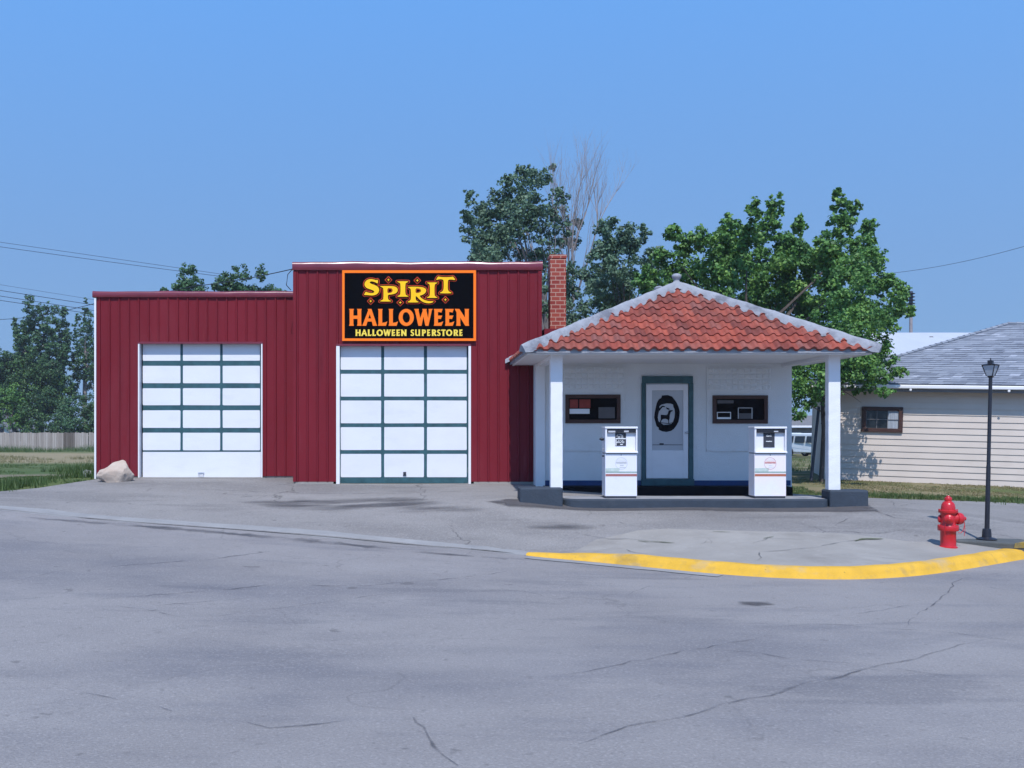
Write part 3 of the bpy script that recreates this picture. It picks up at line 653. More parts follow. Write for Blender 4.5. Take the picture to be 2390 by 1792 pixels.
# foundations
def each(name, boxes, m, parent, bevel=0):
    for b in boxes: MB().box(*b).build(name, m, parent, bevel=bevel)
each('foundation', [(LX0 + .05, D1[0] - .02, YL + .02, YL + .2, .2, zb1 + .02), (D1[1] + .02, RX0 - .01, YL + .02, YL + .2, .2, zb1 + .02), (RX0 + .02, D2[0] - .06, YR - .012, YR + .2, .2, zb2 - .004), (D2[1] + .06, RX1 - .02, YR - .012, YR + .2, .2, zb2 - .004)], M['concrete'], shop)
# wavy top fascia
def fascia(x0, x1, z0, z1, Y, name='fascia', amp=0.004):
    mb = MB(); prof = [(0.0, z0 - .004), (-.045, z0), (-.05, z0 + .01), (-.05, z0 + (z1 - z0) * .62), (-.043, z0 + (z1-z0) * .86), (-.02, z1), (.05, z1 + .012), (.12, z1 + .004), (.12, z0)]
    n = 60
    for i in range(n + 1):
        x = x0 + (x1 - x0) * i / n; wv = amp * (math.sin(x * 3.1) + .6 * math.sin(x * 7.7 + 1) + random.uniform(-.3, .3))
        for k, (y, z) in enumerate(prof): mb.v.append((x, Y + y + wv * (1 if k < 6 else 0), z + wv * 1.2 * (1 if 3 <= k < 7 else 0)))
    c = len(prof)
    for i in range(n):
        for k in range(c): mb.f.append([i*c+k, (i+1)*c+k, (i+1)*c+(k+1) % c, i*c+(k+1) % c]); mb.t.append(.5)
    mb.f.append(list(range(c))); mb.f.append([n*c + k for k in reversed(range(c))]); mb.t += [.5, .5]
    return mb.build(name, M['redtrim'], shop, smooth=50)
fascia(XX(217, YL), RX0 - .005, ZZ(694, YL), ZZ(680, YL), YL)
fascia(RX0 - .03, RX1 + .03, ZZ(631, YR), ZZ(611, YR), YR, amp=0.006)
each('corner_trim', [(RX1 - .05, RX1 + .012, YR - .03, YR + .03, zb2, ZZ(633, YR)), (RX0 - .015, RX0 + .05, YR - .03, YR + .03, zb2, ZZ(633, YR))], M['red'], shop)
m_ = MB(); m_.box(XX(221, YL), XX(225.2, YL), YL - .03, YL + .05, zb1 - .06, ZZ(696, YL)); m_.build('downspout', M['white'], shop)
def garage_door(D, Y, cols, rows, ztop, zrail, zbot, solid, name_lab):
    YD = Y + 0.13
    dm = MB(); 
    x0, x1 = D[0] + .06, D[1] - .06
    px = lambda v: XX(v, YD); pz = lambda v: ZZ(v, YD)
    # rails and stiles: full frame, the white infill panels stand 4 mm proud in front
    dm.box(x0, x1, YD, YD + .05, zrail, ztop)
    door = dm.build('garage_door', M['teal'], shop); door['label'] = name_lab
    for (r0, r1) in rows:
        for (c0, c1) in cols:
            a, b, c, d = px(c0), px(c1), pz(r1), pz(r0); rr = .018; pl = []
            for (cx, cz, s) in ((b-rr, d-rr, 0), (a+rr, d-rr, 90), (a+rr, c+rr, 180), (b-rr, c+rr, 270)):
                for k in range(4): an = R(s + 30 * k); pl.append((cx + rr * math.cos(an) + random.uniform(-.002,.002), cz + rr * math.sin(an) + random.uniform(-.002, .002)))
            flat(MB(), [pl], lambda x, z: (x, z), YD, .005).build('panel', M['panel'], door)
    if solid:
        MB().box(x0, x1, YD - .012, YD + .05, zbot, zrail - .004).build('bottom_panel', M['panel'], door)
    return door, YD
for mold, D, Y, zb in ((0, D1, YL, ZZ(1114, YL)), (1, D2, YR, ZZ(1129, YR))):
    each('door_jamb', [(D[0], D[0] + (.03 if Y == YL else .07), Y - .03, Y + .2, zb, D[3] - .03), (D[1] - (.03 if Y == YL else .05), D[1], Y - .03, Y + .2, zb, D[3] - .03)], M['white'], shop)
    MB().box(D[0] - .005, D[1] + .005, Y - .034, Y + .2, D[3] - .03, D[3] + .012).build('door_header', M['redtrim'], shop)
    MB().box(D[0] - .05, D[1] + .05, Y - .06, Y + .3, zb - .12, zb - .002).build('threshold', M['concrete'], shop)
c1 = lambda v: v / 2.37; r1 = lambda v: 500 + v / 2.37
d1, YD = garage_door(D1, YL, [(c1(790), c1(998)), (c1(1012), c1(1218)), (c1(1232), c1(1438))], [(r1(712), r1(810)), (r1(838), r1(934)), (r1(962), r1(1056)), (r1(1084), r1(1181)), (r1(1208), r1(1305))],
    D1[3] - .03, ZZ(1054.5, YL), ZZ(1114, YL), True, 'white garage door with four teal rows and a solid bottom panel')
hm = MB(); hx, hz = XX(470, YD), ZZ(1108, YD); hm.tube([(hx - .05, YD - .013, hz + .03), (hx - .05, YD - .05, hz), (hx + .05, YD - .05, hz), (hx + .05, YD - .013, hz + .03)], .009, 6); hm.box(hx - .065, hx + .065, YD - .018, YD - .012, hz + .005, hz + .05); hm.build('handle', M['steel'], d1)
c2 = lambda v: 640 + v / 2.765; r2 = lambda v: 580 + v / 2.765
d2, YD2 = garage_door(D2, YR, [(c2(430), c2(690)), (c2(710), c2(966)), (c2(986), c2(1242))], [(r2(630), r2(782)), (r2(808), r2(955)), (r2(980), r2(1127)), (r2(1152), r2(1300)), (r2(1325), r2(1475))],
    D2[3] - .03, ZZ(1128, YR), 0, False, 'white garage door with fifteen panels in a teal grid')
hx, hz = XX(944.5, YD2), ZZ(1105, YD2); hm = MB(); hm.box(hx - .03, hx + .03, YD2 - .03, YD2 - .005, hz - .012, hz + .035); hm.box(hx - .035, hx + .035, YD2 - .02, YD2 - .005, hz - .05, hz - .018); hm.build('handle', M['darkgrey'], d2)
# small conduit loop and insulator at the parapet corner
cb_ = MB(); cx0, cz0 = RX0 - .02, ZZ(628, YR); cb_.tube([(cx0, YR - .04, cz0), (cx0 - .10, YR - .06, cz0 - .12), (cx0 - .13, YR - .05, cz0 - .34), (cx0 - .04, YR - .03, cz0 - .44)], .009, 6); cb_.build('cable_loop', M['wire'], shop)

# ------------------------------------------------------------------ shop sign over the right door
YS = YR - 0.034
sg = thing('shop_sign', 'black and orange rectangular sign with yellow lettering above the right garage door', 'sign', (XX(955, YS), YS, ZZ(795, YS)))
sx = lambda x: 795 + x / 6.9125; sy = lambda y: 625 + y / 6.9125
tfs = lambda x, y: (XX(sx(x), YS), ZZ(sy(y), YS))
def rect(x0, y0, x1, y1): return [(x0, y0), (x1, y0), (x1, y1), (x0, y1)]
m_ = MB(); flat(m_, [rect(27, 42, 2183, 1180)], tfs, YS, .03); m_.build('board', M['sign_black'], sg)
m_ = MB(); flat(m_, [rect(27, 42, 2183, 1180), rect(66, 85, 2142, 1140)], tfs, YS - .0305, .006); m_.build('border', M['sign_orange'], sg)
SP = [
 ([(600,192),(575,205),(540,192),(490,183),(440,193),(405,220),(386,260),(393,302),(430,335),(485,352),(535,372),(548,392),(530,408),(490,412),(440,402),(408,386),(392,412),(378,445),(420,442),(470,448),(530,450),(582,434),(616,400),(626,358),(611,318),(575,290),(520,270),(480,255),(470,236),(490,222),(530,226),(570,242),(601,260),(606,225)], []),
 ([(640,298),(700,297),(820,297),(880,305),(915,328),(926,365),(910,402),(870,425),(810,436),(765,438),(765,500),(780,522),(816,538),(816,547),(638,547),(638,538),(678,520),(693,500),(693,345),(680,322),(640,308)], [[(757,330),(815,332),(838,350),(840,378),(825,400),(790,409),(757,411)]]),
 ([(914,221),(1093,221),(1093,231),(1060,246),(1045,265),(1045,420),(1060,445),(1097,460),(1097,470),(916,470),(916,460),(950,445),(967,420),(967,265),(950,246),(914,231)], []),
 ([(1085,312),(1150,308),(1280,310),(1345,322),(1380,350),(1380,388),(1355,422),(1310,445),(1272,454),(1300,490),(1350,522),(1420,541),(1507,543),(1480,564),(1430,577),(1370,571),(1320,551),(1270,512),(1235,472),(1212,457),(1212,510),(1225,535),(1259,552),(1259,562),(1080,562),(1080,552),(1115,535),(1135,510),(1135,360),(1120,335),(1085,321)], [[(1210,335),(1265,337),(1295,355),(1298,382),(1280,400),(1245,409),(1210,410)]]),
 ([(1393,240),(1562,240),(1562,249),(1530,263),(1515,285),(1515,440),(1530,465),(1562,480),(1562,489),(1390,489),(1390,480),(1425,465),(1440,440),(1440,285),(1425,263),(1393,249)], []),
 ([(1572,140),(1600,150),(1690,157),(1780,152),(1812,142),(1850,193),(1840,203),(1790,193),(1745,195),(1730,212),(1728,345),(1742,380),(1788,405),(1788,416),(1602,416),(1602,405),(1645,380),(1662,345),(1662,212),(1650,194),(1600,186),(1547,202),(1540,192)], [])]
lr, lb, ly = MB(), MB(), MB()
for k, (o_, hs) in enumerate(SP):
    o2 = chaikin(o_, 1); h2 = [chaikin(h, 1) for h in hs]; e_ = k * .0004
    flat(lr, [chaikin(grow(o2, 25), 1)] + [grow(h, -24 + 10) for h in h2 if False], tfs, YS - .0305, .004 + e_)
    flat(lb, [chaikin(grow(o2, 16), 1)], tfs, YS - .0385, .003 + e_)
    for h in h2: flat(lr, [grow(h, -8)], tfs, YS - .0475, .002); flat(lb, [grow(h, -15)], tfs, YS - .0505, .002)
    flat(ly, [o2] + h2, tfs, YS - .0455, .004)
for (cx, cy) in ((773,198),(1238,207),(487,540),(963,563),(1690,518)):
    def star(r, q): return [(cx + (r if i % 2 == 0 else q) * math.sin(i * math.pi / 4), cy - (r if i % 2 == 0 else q) * math.cos(i * math.pi / 4)) for i in range(8)]
    flat(lr, [chaikin(star(66, 42), 1)], tfs, YS - .0305, .0035); flat(lb, [chaikin(star(53, 31), 1)], tfs, YS - .0385, .0025); flat(ly, [star(28, 9)], tfs, YS - .0425, .003)
lr.build('letter_outline', M['sign_red'], sg); lb.build('letter_shadow', M['sign_black'], sg); ly.build('lettering', M['sign_yellow'], sg)  # the black layer is a band between red outline and yellow letters
sh = lambda pl, d: [(x + d, y) for x, y in pl]
gH = [[(138,665),(218,665),(208,690),(208,772),(275,772),(275,690),(266,665),(342,665),(335,690),(335,905),(342,937),(266,937),(275,905),(275,825),(208,825),(208,905),(216,937),(138,937),(148,905),(148,690)]]
gA = [[(438,665),(500,665),(508,690),(580,910),(592,937),(522,937),(505,868),(435,868),(415,937),(350,937),(362,910),(446,690)], [(470,750),(495,818),(447,818)]]
gL = [[(603,665),(680,665),(672,690),(672,888),(720,882),(755,865),(732,937),(603,937),(612,905),(612,690)]]
gO = [ell(1060,802,122,138,36), ell(1060,802,58,86,32, rot=-.12)]
gW = [[(1185,665),(1262,665),(1258,690),(1285,815),(1326,690),(1318,665),(1390,665),(1384,690),(1412,815),(1424,690),(1418,665),(1485,665),(1470,690),(1418,937),(1368,937),(1336,790),(1306,937),(1255,937),(1200,690)]]
gE = [[(1503,665),(1645,665),(1625,725),(1600,716),(1570,714),(1570,772),(1640,772),(1615,830),(1600,825),(1570,825),(1570,888),(1612,883),(1655,865),(1628,937),(1503,937),(1512,905),(1512,690)]]
gN = [[(1840,665),(1915,665),(2005,805),(2005,690),(1998,665),(2073,665),(2066,690),(2066,905),(2073,937),(2010,937),(1930,805),(1930,905),(1936,937),(1862,937),(1870,905),(1870,720)]]
word = [gH, gA, gL, [sh(p, 172) for p in gL], gO, gW, gE, [sh(p, 180) for p in gE], gN]
m_ = MB()
for g in word: flat(m_, g, tfs, YS - .0305, .006)
m_.build('lettering', M['sign_orange'], sg)
m_ = MB()
m_ = MB(); tsm = lambda x, y: tfs(240 + (x - 138) * .4264, 997 + (y - 665) * .379)
for g in word: flat(m_, g, tsm, YS - .0305, .005)
m_.build('lettering', M['sign_lemon'], sg); m_ = MB()
def tf01(x0, x1): return lambda x, y: tfs(x0 + (x1 - x0) * x, 997 + 103 * y)
uS = [[(.93,.05),(.86,.24),(.62,.17),(.42,.18),(.38,.26),(.5,.36),(.8,.48),(.98,.66),(.94,.86),(.7,.99),(.35,1.0),(.02,.93),(.10,.72),(.36,.82),(.58,.82),(.63,.73),(.5,.63),(.2,.52),(.04,.35),(.08,.14),(.3,.01),(.6,0)]]
uU = [[(0,0),(.34,0),(.30,.1),(.30,.68),(.38,.82),(.55,.83),(.68,.72),(.68,.1),(.64,0),(1,0),(.96,.1),(.96,.9),(1,1),(.70,1),(.68,.92),(.48,1.0),(.22,.98),(.05,.84),(.04,.1)]]
uP = [[(0,0),(.55,0),(.88,.08),(1,.3),(.9,.52),(.6,.62),(.44,.62),(.44,.9),(.50,1),(0,1),(.06,.9),(.06,.1)], [(.44,.16),(.58,.18),(.64,.3),(.58,.43),(.44,.46)]]
uR = [[(0,0),(.5,0),(.8,.08),(.9,.28),(.8,.48),(.66,.55),(1,1),(.62,1),(.40,.62),(.38,.62),(.38,.9),(.42,1),(0,1),(.05,.9),(.05,.1)], [(.38,.16),(.5,.18),(.56,.29),(.5,.41),(.38,.45)]]
uT = [[(0,0),(1,0),(.93,.24),(.80,.18),(.68,.18),(.68,.9),(.74,1),(.27,1),(.33,.9),(.33,.18),(.2,.18),(.06,.24)]]
uO = [ell(.5,.5,.5,.51,26), ell(.5,.5,.24,.32,22)]
uE = [[((x - 1503) / 152, (y - 665) / 272) for x, y in gE[0]]]
for g, a, b in ((uS,1128,1188),(uU,1200,1285),(uP,1308,1378),(uE,1393,1450),(uR,1468,1550),(uS,1555,1613),(uT,1622,1695),(uO,1700,1802),(uR,1820,1902),(uE,1912,1970)): flat(m_, g, tf01(a, b), YS - .0305, .005)
m_.build('lettering', M['sign_lemon'], sg)

# ------------------------------------------------------------------ old filling station with tiled hip roof
YC, YW = 18.0, 20.4
st = thing('filling_station', 'small white stucco filling station with red tiled hip roof over a pump porch', 'building', (4.78, 19.4, 0.55))
WX0, WX1 = XX(1252, YW), XX(1848, YW); ZF = 0.765; ZS = 3.24
m_ = MB(); m_.box(WX0, WX1, YW, YR - .03, .2, ZS); m_.box(RX1 + .06, WX1, YR - .03, 24.2, .2, ZS + .06); m_.build('wall', M['stucco'], st)
m_ = MB(); m_.box(WX0 - .02, WX0 + .17, YW - .05, YW, ZF - .1, ZS - .01); m_.build('corner_board', M['white'], st)
m_ = MB(); m_.box(XX(1272, YW), XX(1845, YW), YW - .012, YW, ZF - .002, ZZ(1121, YW)); m_.build('base_stripe', M['blue'], st)
m_ = MB(); m_.box(2.32, 7.22, 19.90, YW, .3, ZF); m_.build('plinth', M['black'], st, bevel=.012)
# embossed panels round the windows (blockwork pattern above, rough cast below)
def embossed(px0, px1, py0, py1, wpy):
    mb = MB(); x0, x1, z1, z0 = XX(px0, YW), XX(px1, YW), ZZ(py0, YW), ZZ(py1, YW); zm = ZZ(wpy, YW)
    mb.box(x0, x1, YW - .022, YW, z0, z1)
    bw, bh = .122, .112; z = z1 - .02; r_ = 0
    while z - bh > zm:
        x = x0 + .02
        while x + bw * .4 < x1:
            xe = min(x + bw - .012, x1 - .012); mid = [(x + .025, YW - .036, z - bh + .035), (xe - .025, YW - .036, z - bh + .035), (xe - .025, YW - .036, z - .025), (x + .025, YW - .036, z - .025)]
            out_ = [(x, YW - .0225, z - bh + .012), (xe, YW - .0225, z - bh + .012), (xe, YW - .0225, z), (x, YW - .0225, z)]
            mb.add(out_ + mid, [(4,5,6,7),(0,1,5,4),(1,2,6,5),(2,3,7,6),(3,0,4,7)]); x += bw
        z -= bh; r_ += 1
    return mb.build('embossed_panel', M['stucco'], st)
embossed(1314, 1459, 855, 1052, 915); embossed(1649, 1799.5, 857, 1053, 917)
def window(px0, px1, py0, py1):
    x0, x1, z1, z0 = XX(px0, YW), XX(px1, YW), ZZ(py0, YW), ZZ(py1, YW); fw = .075; yf = YW - .06
    mb = MB(); mb.box(x0, x1, yf, YW - .02, z1 - fw, z1); mb.box(x0, x1, yf, YW - .02, z0, z0 + fw); mb.box(x0, x0 + fw, yf, YW - .02, z0 + fw, z1 - fw); mb.box(x1 - fw, x1, yf, YW - .02, z0 + fw, z1 - fw)
    fr = mb.build('window', M['brown'], st, bevel=.006)
    MB().box(x0 + fw, x1 - fw, YW - .0262, YW - .0225, z0 + fw, z1 - fw).build('pane', M['deep'], fr)
    return x0, x1, z0, z1
wl_ = window(1319, 1447.4, 920.8, 987.6); wr_ = window(1662, 1790.5, 922.5, 988.3)
# door
yd = YW
dxp = lambda x: XX(1490 + x / 6.143, yd); dzp = lambda y: ZZ(870 + y / 6.143, yd)
fm = MB(); fm.box(dxp(42), dxp(100), yd - .05, yd, ZF + .002, dzp(150)); fm.box(dxp(714), dxp(780), yd - .05, yd, ZF + .002, dzp(150)); fm.box(dxp(48), dxp(774), yd - .058, yd, dzp(150), dzp(48)); fm.box(dxp(36), dxp(786), yd - .09, yd, ZF + .001, dzp(1518))
dfr = fm.build('door_frame', M['teal'], st, bevel=.006)
dm = MB(); x0, x1, z0, z1 = dxp(106), dxp(708), dzp(1510), dzp(166); gx0, gx1, gz0, gz1 = dxp(190), dxp(638), dzp(1110), dzp(252)
dm.box(x0, gx0, yd - .035, yd, z0, z1); dm.box(gx1, x1, yd - .035, yd, z0, z1); dm.box(gx0, gx1, yd - .035, yd, z0, gz0); dm.box(gx0, gx1, yd - .035, yd, gz1, z1)
door = dm.build('door', M['panel'], st, bevel=.004)
M['doorpane'] = mat('milky door pane', (0.40, 0.41, 0.44), 0.35, var=0.05, scale=2, spec=0.5)
MB().box(gx0, gx1, yd - .012, yd - .006, gz0, gz1).build('pane', M['doorpane'], door)
tfd = lambda x, y: (dxp(x), dzp(y))
m_ = MB()
ring_o = [(335,325),(420,318),(480,340),(512,380),(548,430),(575,490),(590,560),(585,630),(572,700),(540,760),(505,805),(465,832),(400,848),(340,838),(290,815),(288,785),(258,765),(240,700),(224,640),(232,570),(246,500),(262,430),(290,380),(325,360)]
ring_i = [(330,455),(400,438),(460,440),(495,455),(500,490),(516,520),(522,570),(515,640),(495,700),(470,730),(420,740),(360,745),(310,715),(285,690),(275,640),(285,580),(300,520),(298,480)]
flat(m_, [ring_o, ring_i], tfd, yd - .0125, .004)
animal = [(318,600),(400,606),(418,590),(430,545),(445,535),(490,535),(488,548),(462,562),(448,600),(445,655),(436,680),(440,730),(428,728),(428,690),(415,668),(385,658),(350,662),(330,680),(318,712),(306,708),(318,670)]
flat(m_, [animal], tfd, yd - .0125, .0036)
flat(m_, [[(296,545),(300,510),(325,480),(350,470),(382,482),(378,492),(345,490),(320,520),(300,548)]], tfd, yd - .0125, .0032)
flat(m_, [[(392,494),(430,505),(452,522),(430,530),(405,520)]], tfd, yd - .0125, .0034)
flat(m_, [[(300,708),(440,722),(480,710),(482,716),(440,732),(300,718)]], tfd, yd - .0125, .0030)
m_.build('emblem', M['black'], door)
m_ = MB(); m_.box(dxp(200), dxp(630), yd - .016, yd - .012, dzp(1036), dzp(1028)); m_.box(dxp(300), dxp(360), yd - .02, yd - .0162, dzp(1028), dzp(1008)); m_.build('glazing_bar', M['darkgrey'], door)
m_ = MB(); m_.lathe((dxp(680), yd - .035, dzp(855)), [(.022, 0), (.022, .012), (.012, .016), (.012, .04), (.026, .048), (.026, .07), (.01, .08)], 12, axis=(0, -1, 0)); m_.build('handle', M['steel'], door, smooth=40)
# columns on their blocks
for (a, b, ca, cb2) in ((XX(1285, YC), XX(1313.5, YC), (XX(1213, 17.85), XX(1314, 17.85), ZZ(1138, 17.85)), 0), (XX(1934, YC), XX(1962, YC), (XX(1937, 17.85), XX(2028, 17.85), ZZ(1144, 17.85)), 1)):
    cm = MB(); n = 26; zb = ca[2] - .02 if not cb2 else .62
    for i in range(n + 1):
        z = zb + (ZS + .04 - zb) * i / n; e = lambda: random.uniform(-.0022, .0022)
        cm.v += [(a + e(), YC + e(), z), (b + e(), YC + e(), z), (b + e(), YC + .17 + e(), z), (a + e(), YC + .17 + e(), z)]
        if i:
            for k in range(4): cm.f.append([(i-1)*4+k, (i-1)*4+(k+1) % 4, i*4+(k+1) % 4, i*4+k]); cm.t.append(.5)
    cm.build('column', M['column'], st, bevel=.014)
    bmx = MB(); x0, x1, zt = ca; g0 = .35
    yb = YC + .32 if not cb2 else YC + .26
    bmx.box(x0, x1 - (0 if not cb2 else 0), 17.85, yb, g0, zt); bo = bmx.build('column_base', M['slate'], st, bevel=.03)
# soffit, fascia boards, side beams
EX0, EX1, EY0, EY1 = 1.70, 7.86, 17.64, 20.975; EZ = 3.285; AP = Vector((4.78, 19.36, 4.62))
m_ = MB(); m_.box(EX0 + .09, EX1 - .09, EY0 + .09, EY1 - .02, ZS, ZS + .03); m_.build('soffit', M['white'], st)
each('fascia', [(EX0 + .05, EX1 - .05, EY0 + .05, EY0 + .088, ZS - .012, EZ), (EX0 + .05, EX0 + .088, EY0 + .09, EY1 - .02, ZS - .012, EZ), (EX1 - .088, EX1 - .05, EY0 + .09, EY1 - .02, ZS - .012, EZ)], M['white'], st)
each('beam', [(WX0 + .01, WX0 + .19, YC + .171, YW - .051, ZS - .06, ZS - .001), (WX1 - .2, WX1 - .01, YC + .171, YW - .001, ZS - .06, ZS - .001)], M['white'], st)
# tiles
def tile_slope(mb, A, B, C, course=.225, tw=.2):
    A, B, C = Vector(A), Vector(B), Vector(C); U = (B - A); L = U.length; U.normalize(); c = (C - A).dot(U); foot = A + U * c; V = C - foot; H = V.length; V.normalize(); N = U.cross(V)
    if N.z < 0: N = -N
    sub = 10; nu = int(math.ceil(L / tw)) * sub
    def hp(u):
        t = (u / tw) % 1.0
        return .045 * math.sin(math.pi * t / .6) if t < .6 else -.010 * math.sin(math.pi * (t - .6) / .4)
    nr = int(math.ceil((H - .12) / course))
    for j in range(nr):
        v0 = j * course; v1 = min(v0 + course + .03, H - .01)
        if j: v0 += random.uniform(-.004, .004)
        tints = [random.random() for _ in range(nu // sub + 2)]; lift = [random.uniform(-.005, .006) for _ in range(nu // sub + 2)]; slide = [random.uniform(-.010, .010) for _ in range(nu // sub + 2)]
        b = len(mb.v)
        for i in range(nu + 1):
            u = i * tw / sub; k = min(i, nu - 1) // sub
            for (v, up) in ((v0, -.016), (v0, .026), ((v0 + v1) / 2, .012), (v1, .0)):
                vv = v + (slide[k] if v == v0 else 0); lo, hi = c * max(vv, 0) / H, L - (L - c) * max(vv, 0) / H; uu = min(max(u, lo), hi)
                mb.v.append(tuple(A + U * uu + V * vv + N * (hp(uu) + up + (lift[k] if v == v0 else 0) + .02)))
        for i in range(nu):
            u = (i + .5) * tw / sub; lo, hi = c * v0 / H - tw / sub, L - (L - c) * v0 / H + tw / sub
            if not (lo < u < hi): continue
            for r_ in range(3): mb.f.append([b+i*4+r_, b+(i+1)*4+r_, b+(i+1)*4+r_+1, b+i*4+r_+1]); mb.t.append(tints[i // sub])
ec = [(EX0, EY0, EZ), (EX1, EY0, EZ), (EX1, EY1, EZ), (EX0, EY1, EZ)]
m_ = MB()
for i in range(4): tile_slope(m_, ec[i], ec[(i+1) % 4], AP)
roof = m_.build('roof', M['tile'], st, smooth=45, tint=True)
m_ = MB()                                                   # mortar packed under the eave tiles
for i in range(4):
    a, b = Vector(ec[i]), Vector(ec[(i+1) % 4]); d = (b - a); L = d.length; d.normalize(); inn = Vector((-d.y, d.x, 0)); n = int(L / .025)
    for k in range(n):
        u0, u1 = L * k / n, L * (k + 1) / n
        q = lambda u: .055 * math.sin(math.pi * ((u / .2) % 1) / .6) if (u / .2) % 1 < .6 else 0
        p0, p1 = a + d * u0 + inn * .012, a + d * u1 + inn * .012; r0, r1 = random.uniform(0, .012), random.uniform(0, .012)
        m_.quad(p0 + Vector((0, 0, -.035)), p1 + Vector((0, 0, -.035)), p1 + Vector((0, 0, q(u1) + .012 + r1)), p0 + Vector((0, 0, q(u0) + .012 + r0)))
m_.build('eave_mortar', M['mortar'], roof)
m_ = MB(); rr_ = random.Random(3)
def hip(Pa, nA, nB, downA, downB, saw):
    Pa = Vector(Pa); n = 70; d = (AP - Pa); L = d.length; d.normalize(); a = (downA - d * downA.dot(d)).normalized(); b_ = (downB - d * downB.dot(d)).normalized(); N = (nA + nB).normalized(); base = len(m_.v)
    for i in range(n + 1):
        s = L * i / n - (.06 if i == 0 else 0); p = Pa + d * s
        saw_a = .075 * (1 - ((s * 3.4) % 1)) + rr_.uniform(-.012, .012); wn_ = 1 + .05 * math.sin(s * 11)
        for k in range(11):
            t = -1 + 2 * k / 10; w_ = (.085 + saw_a if t < 0 else .11) * abs(t) ** 1.0; hh = .105 * (1 - abs(t) ** 2.0) * wn_ + .055
            dd = (a if t < 0 else b_); m_.v.append(tuple(p + dd * w_ + N * (hh - .02) + Vector((0, 0, rr_.uniform(-.003, .003)))))
    for i in range(n):
        for k in range(10): m_.f.append([base+i*11+k, base+(i+1)*11+k, base+(i+1)*11+k+1, base+i*11+k+1]); m_.t.append(.5)
    m_.f.append([base + k for k in range(11)]); m_.t.append(.5)
def pn(a, b, c):
    n_ = (Vector(b) - Vector(a)).cross(Vector(c) - Vector(a)).normalized(); return n_ if n_.z > 0 else -n_
nF, nR, nB, nL = pn(ec[0], ec[1], AP), pn(ec[1], ec[2], AP), pn(ec[2], ec[3], AP), pn(ec[3], ec[0], AP)
dn = lambda n_: (Vector((n_.x, n_.y, 0)).normalized() * n_.z - Vector((0, 0, 1)) * Vector((n_.x, n_.y, 0)).length)
hip(ec[0], nF, nL, dn(nF), dn(nL), 1); hip(ec[1], nF, nR, dn(nF), dn(nR), 1); hip(ec[2], nB, nR, dn(nB), dn(nR), 1); hip(ec[3], nB, nL, dn(nB), dn(nL), 1)
m_.build('ridge_cap', M['mortar'], roof, smooth=60)
m_ = MB(); m_.lathe((AP.x, AP.y, AP.z + .02), [(.17, -.05), (.12, .03), (.075, .09), (.055, .13), (.06, .155), (.085, .18), (.092, .215), (.08, .245), (.04, .265)], 20); m_.build('finial', M['mortar'], roof, smooth=60)
m_ = MB(); m_.lathe((XX(1538, 20.2), 20.2, ZZ(690, 20.2)), [(.055, -.45), (.055, .06), (.10, .07), (.10, .16), (.05, .19)], 12); m_.build('vent_pipe', M['mortar'], roof, smooth=40)
# chimney
m_ = MB(); yc = 22.5; m_.box(XX(1284, yc), XX(1321, yc), yc, yc + .37, ZS + .06, ZZ(598, yc)); m_.box(XX(1282.5, yc), XX(1322.5, yc), yc - .015, yc + .385, ZZ(602, yc), ZZ(594, yc)); chim = m_.build('chimney', M['brick'], st)
m_ = MB(); m_.box(RX1 + .07, 4.9, 21.02, 24.1, ZS + .062, ZZ(772, 21.5)); m_.build('rear_parapet', M['red'], st)

# things behind the two office windows and one modelled light reflection, leaning on the pane
yv = YW - .0265
def wth(name, label, cat, parts, grp=None):
    x, z = parts[0][1], parts[0][3]; t = thing(name, label, cat, (x, yv, z), grp)
    return t
w3x = lambda x: XX(1160 + x / 4.1475, YW); w3z = lambda y: ZZ(820 + y / 4.1475, YW); w4x = lambda x: XX(1480 + x / 4.1475, YW)
def slab(name, label, cat, x0, x1, y0, y1, m, fx, th=.012, grp=None):
    mb = MB().box(fx(x0), fx(x1), yv - th, yv - .0005, w3z(y1), w3z(y0)); o = mb.build(name, m, loc=(fx((x0 + x1) / 2), yv, w3z(y1)), bevel=.002); return tag(o, label, cat, grp)
slab('cloth', 'dull red cloth hanging in the upper left of the left window', 'cloth', 702, 782, 465, 548, M['redcloth'], w3x)
slab('cloth', 'dull red and tan cloth hanging beside the dark half of the left window', 'cloth', 794, 902, 465, 548, M['redcloth'], w3x)
slab('window_notice', 'pale blue grey strip notice in the left office window', 'notice', 700, 894, 556, 604, M['white_ink'], w3x)
slab('box', 'dark grey box at the right end of the left office window', 'box', 980, 1138, 540, 648, M['card'], w3x)
def frame_card(label, x0, x1, y0, y1, inner, fw, top=False):
    t = thing('picture_frame', label, 'frame', (w4x((x0 + x1) / 2), yv, w3z(y1)), 'frames shown in the right office window')
    mb = MB(); a, b, c, d = w4x(x0), w4x(x1), w3z(y1), w3z(y0)
    mb.box(a, b, yv - .02, yv - .0005, d - fw, d); mb.box(a, a + fw, yv - .02, yv - .0005, c, d - fw); mb.box(b - fw, b, yv - .02, yv - .0005, c, d - fw)
    if not top: mb.box(a + fw, b - fw, yv - .02, yv - .0005, c, c + fw * 2.4)
    mb.build('border', M['white_ink'], t, bevel=.004)
    m2 = MB(); m2.box(a + fw, b - fw, yv - .01, yv - .0005, c + (fw * 2.4 if not top else 0), (c + d) / 2 if top else d - fw); m2.build('picture', inner, t)
frame_card('white framed dark picture low in the left part of the right window', 796, 932, 586, 655, M['deep'], .016)
frame_card('thin white frame with grey lower half in the middle of the right window', 1000, 1138, 545, 652, M['card'], .010, True)
slab('display_shelf', 'grey lampshade strip hanging high in the right office window', 'shelf', 802, 958, 472, 503, M['card'], w4x)  # light reflection on the glass, shaped as a thin grey slab

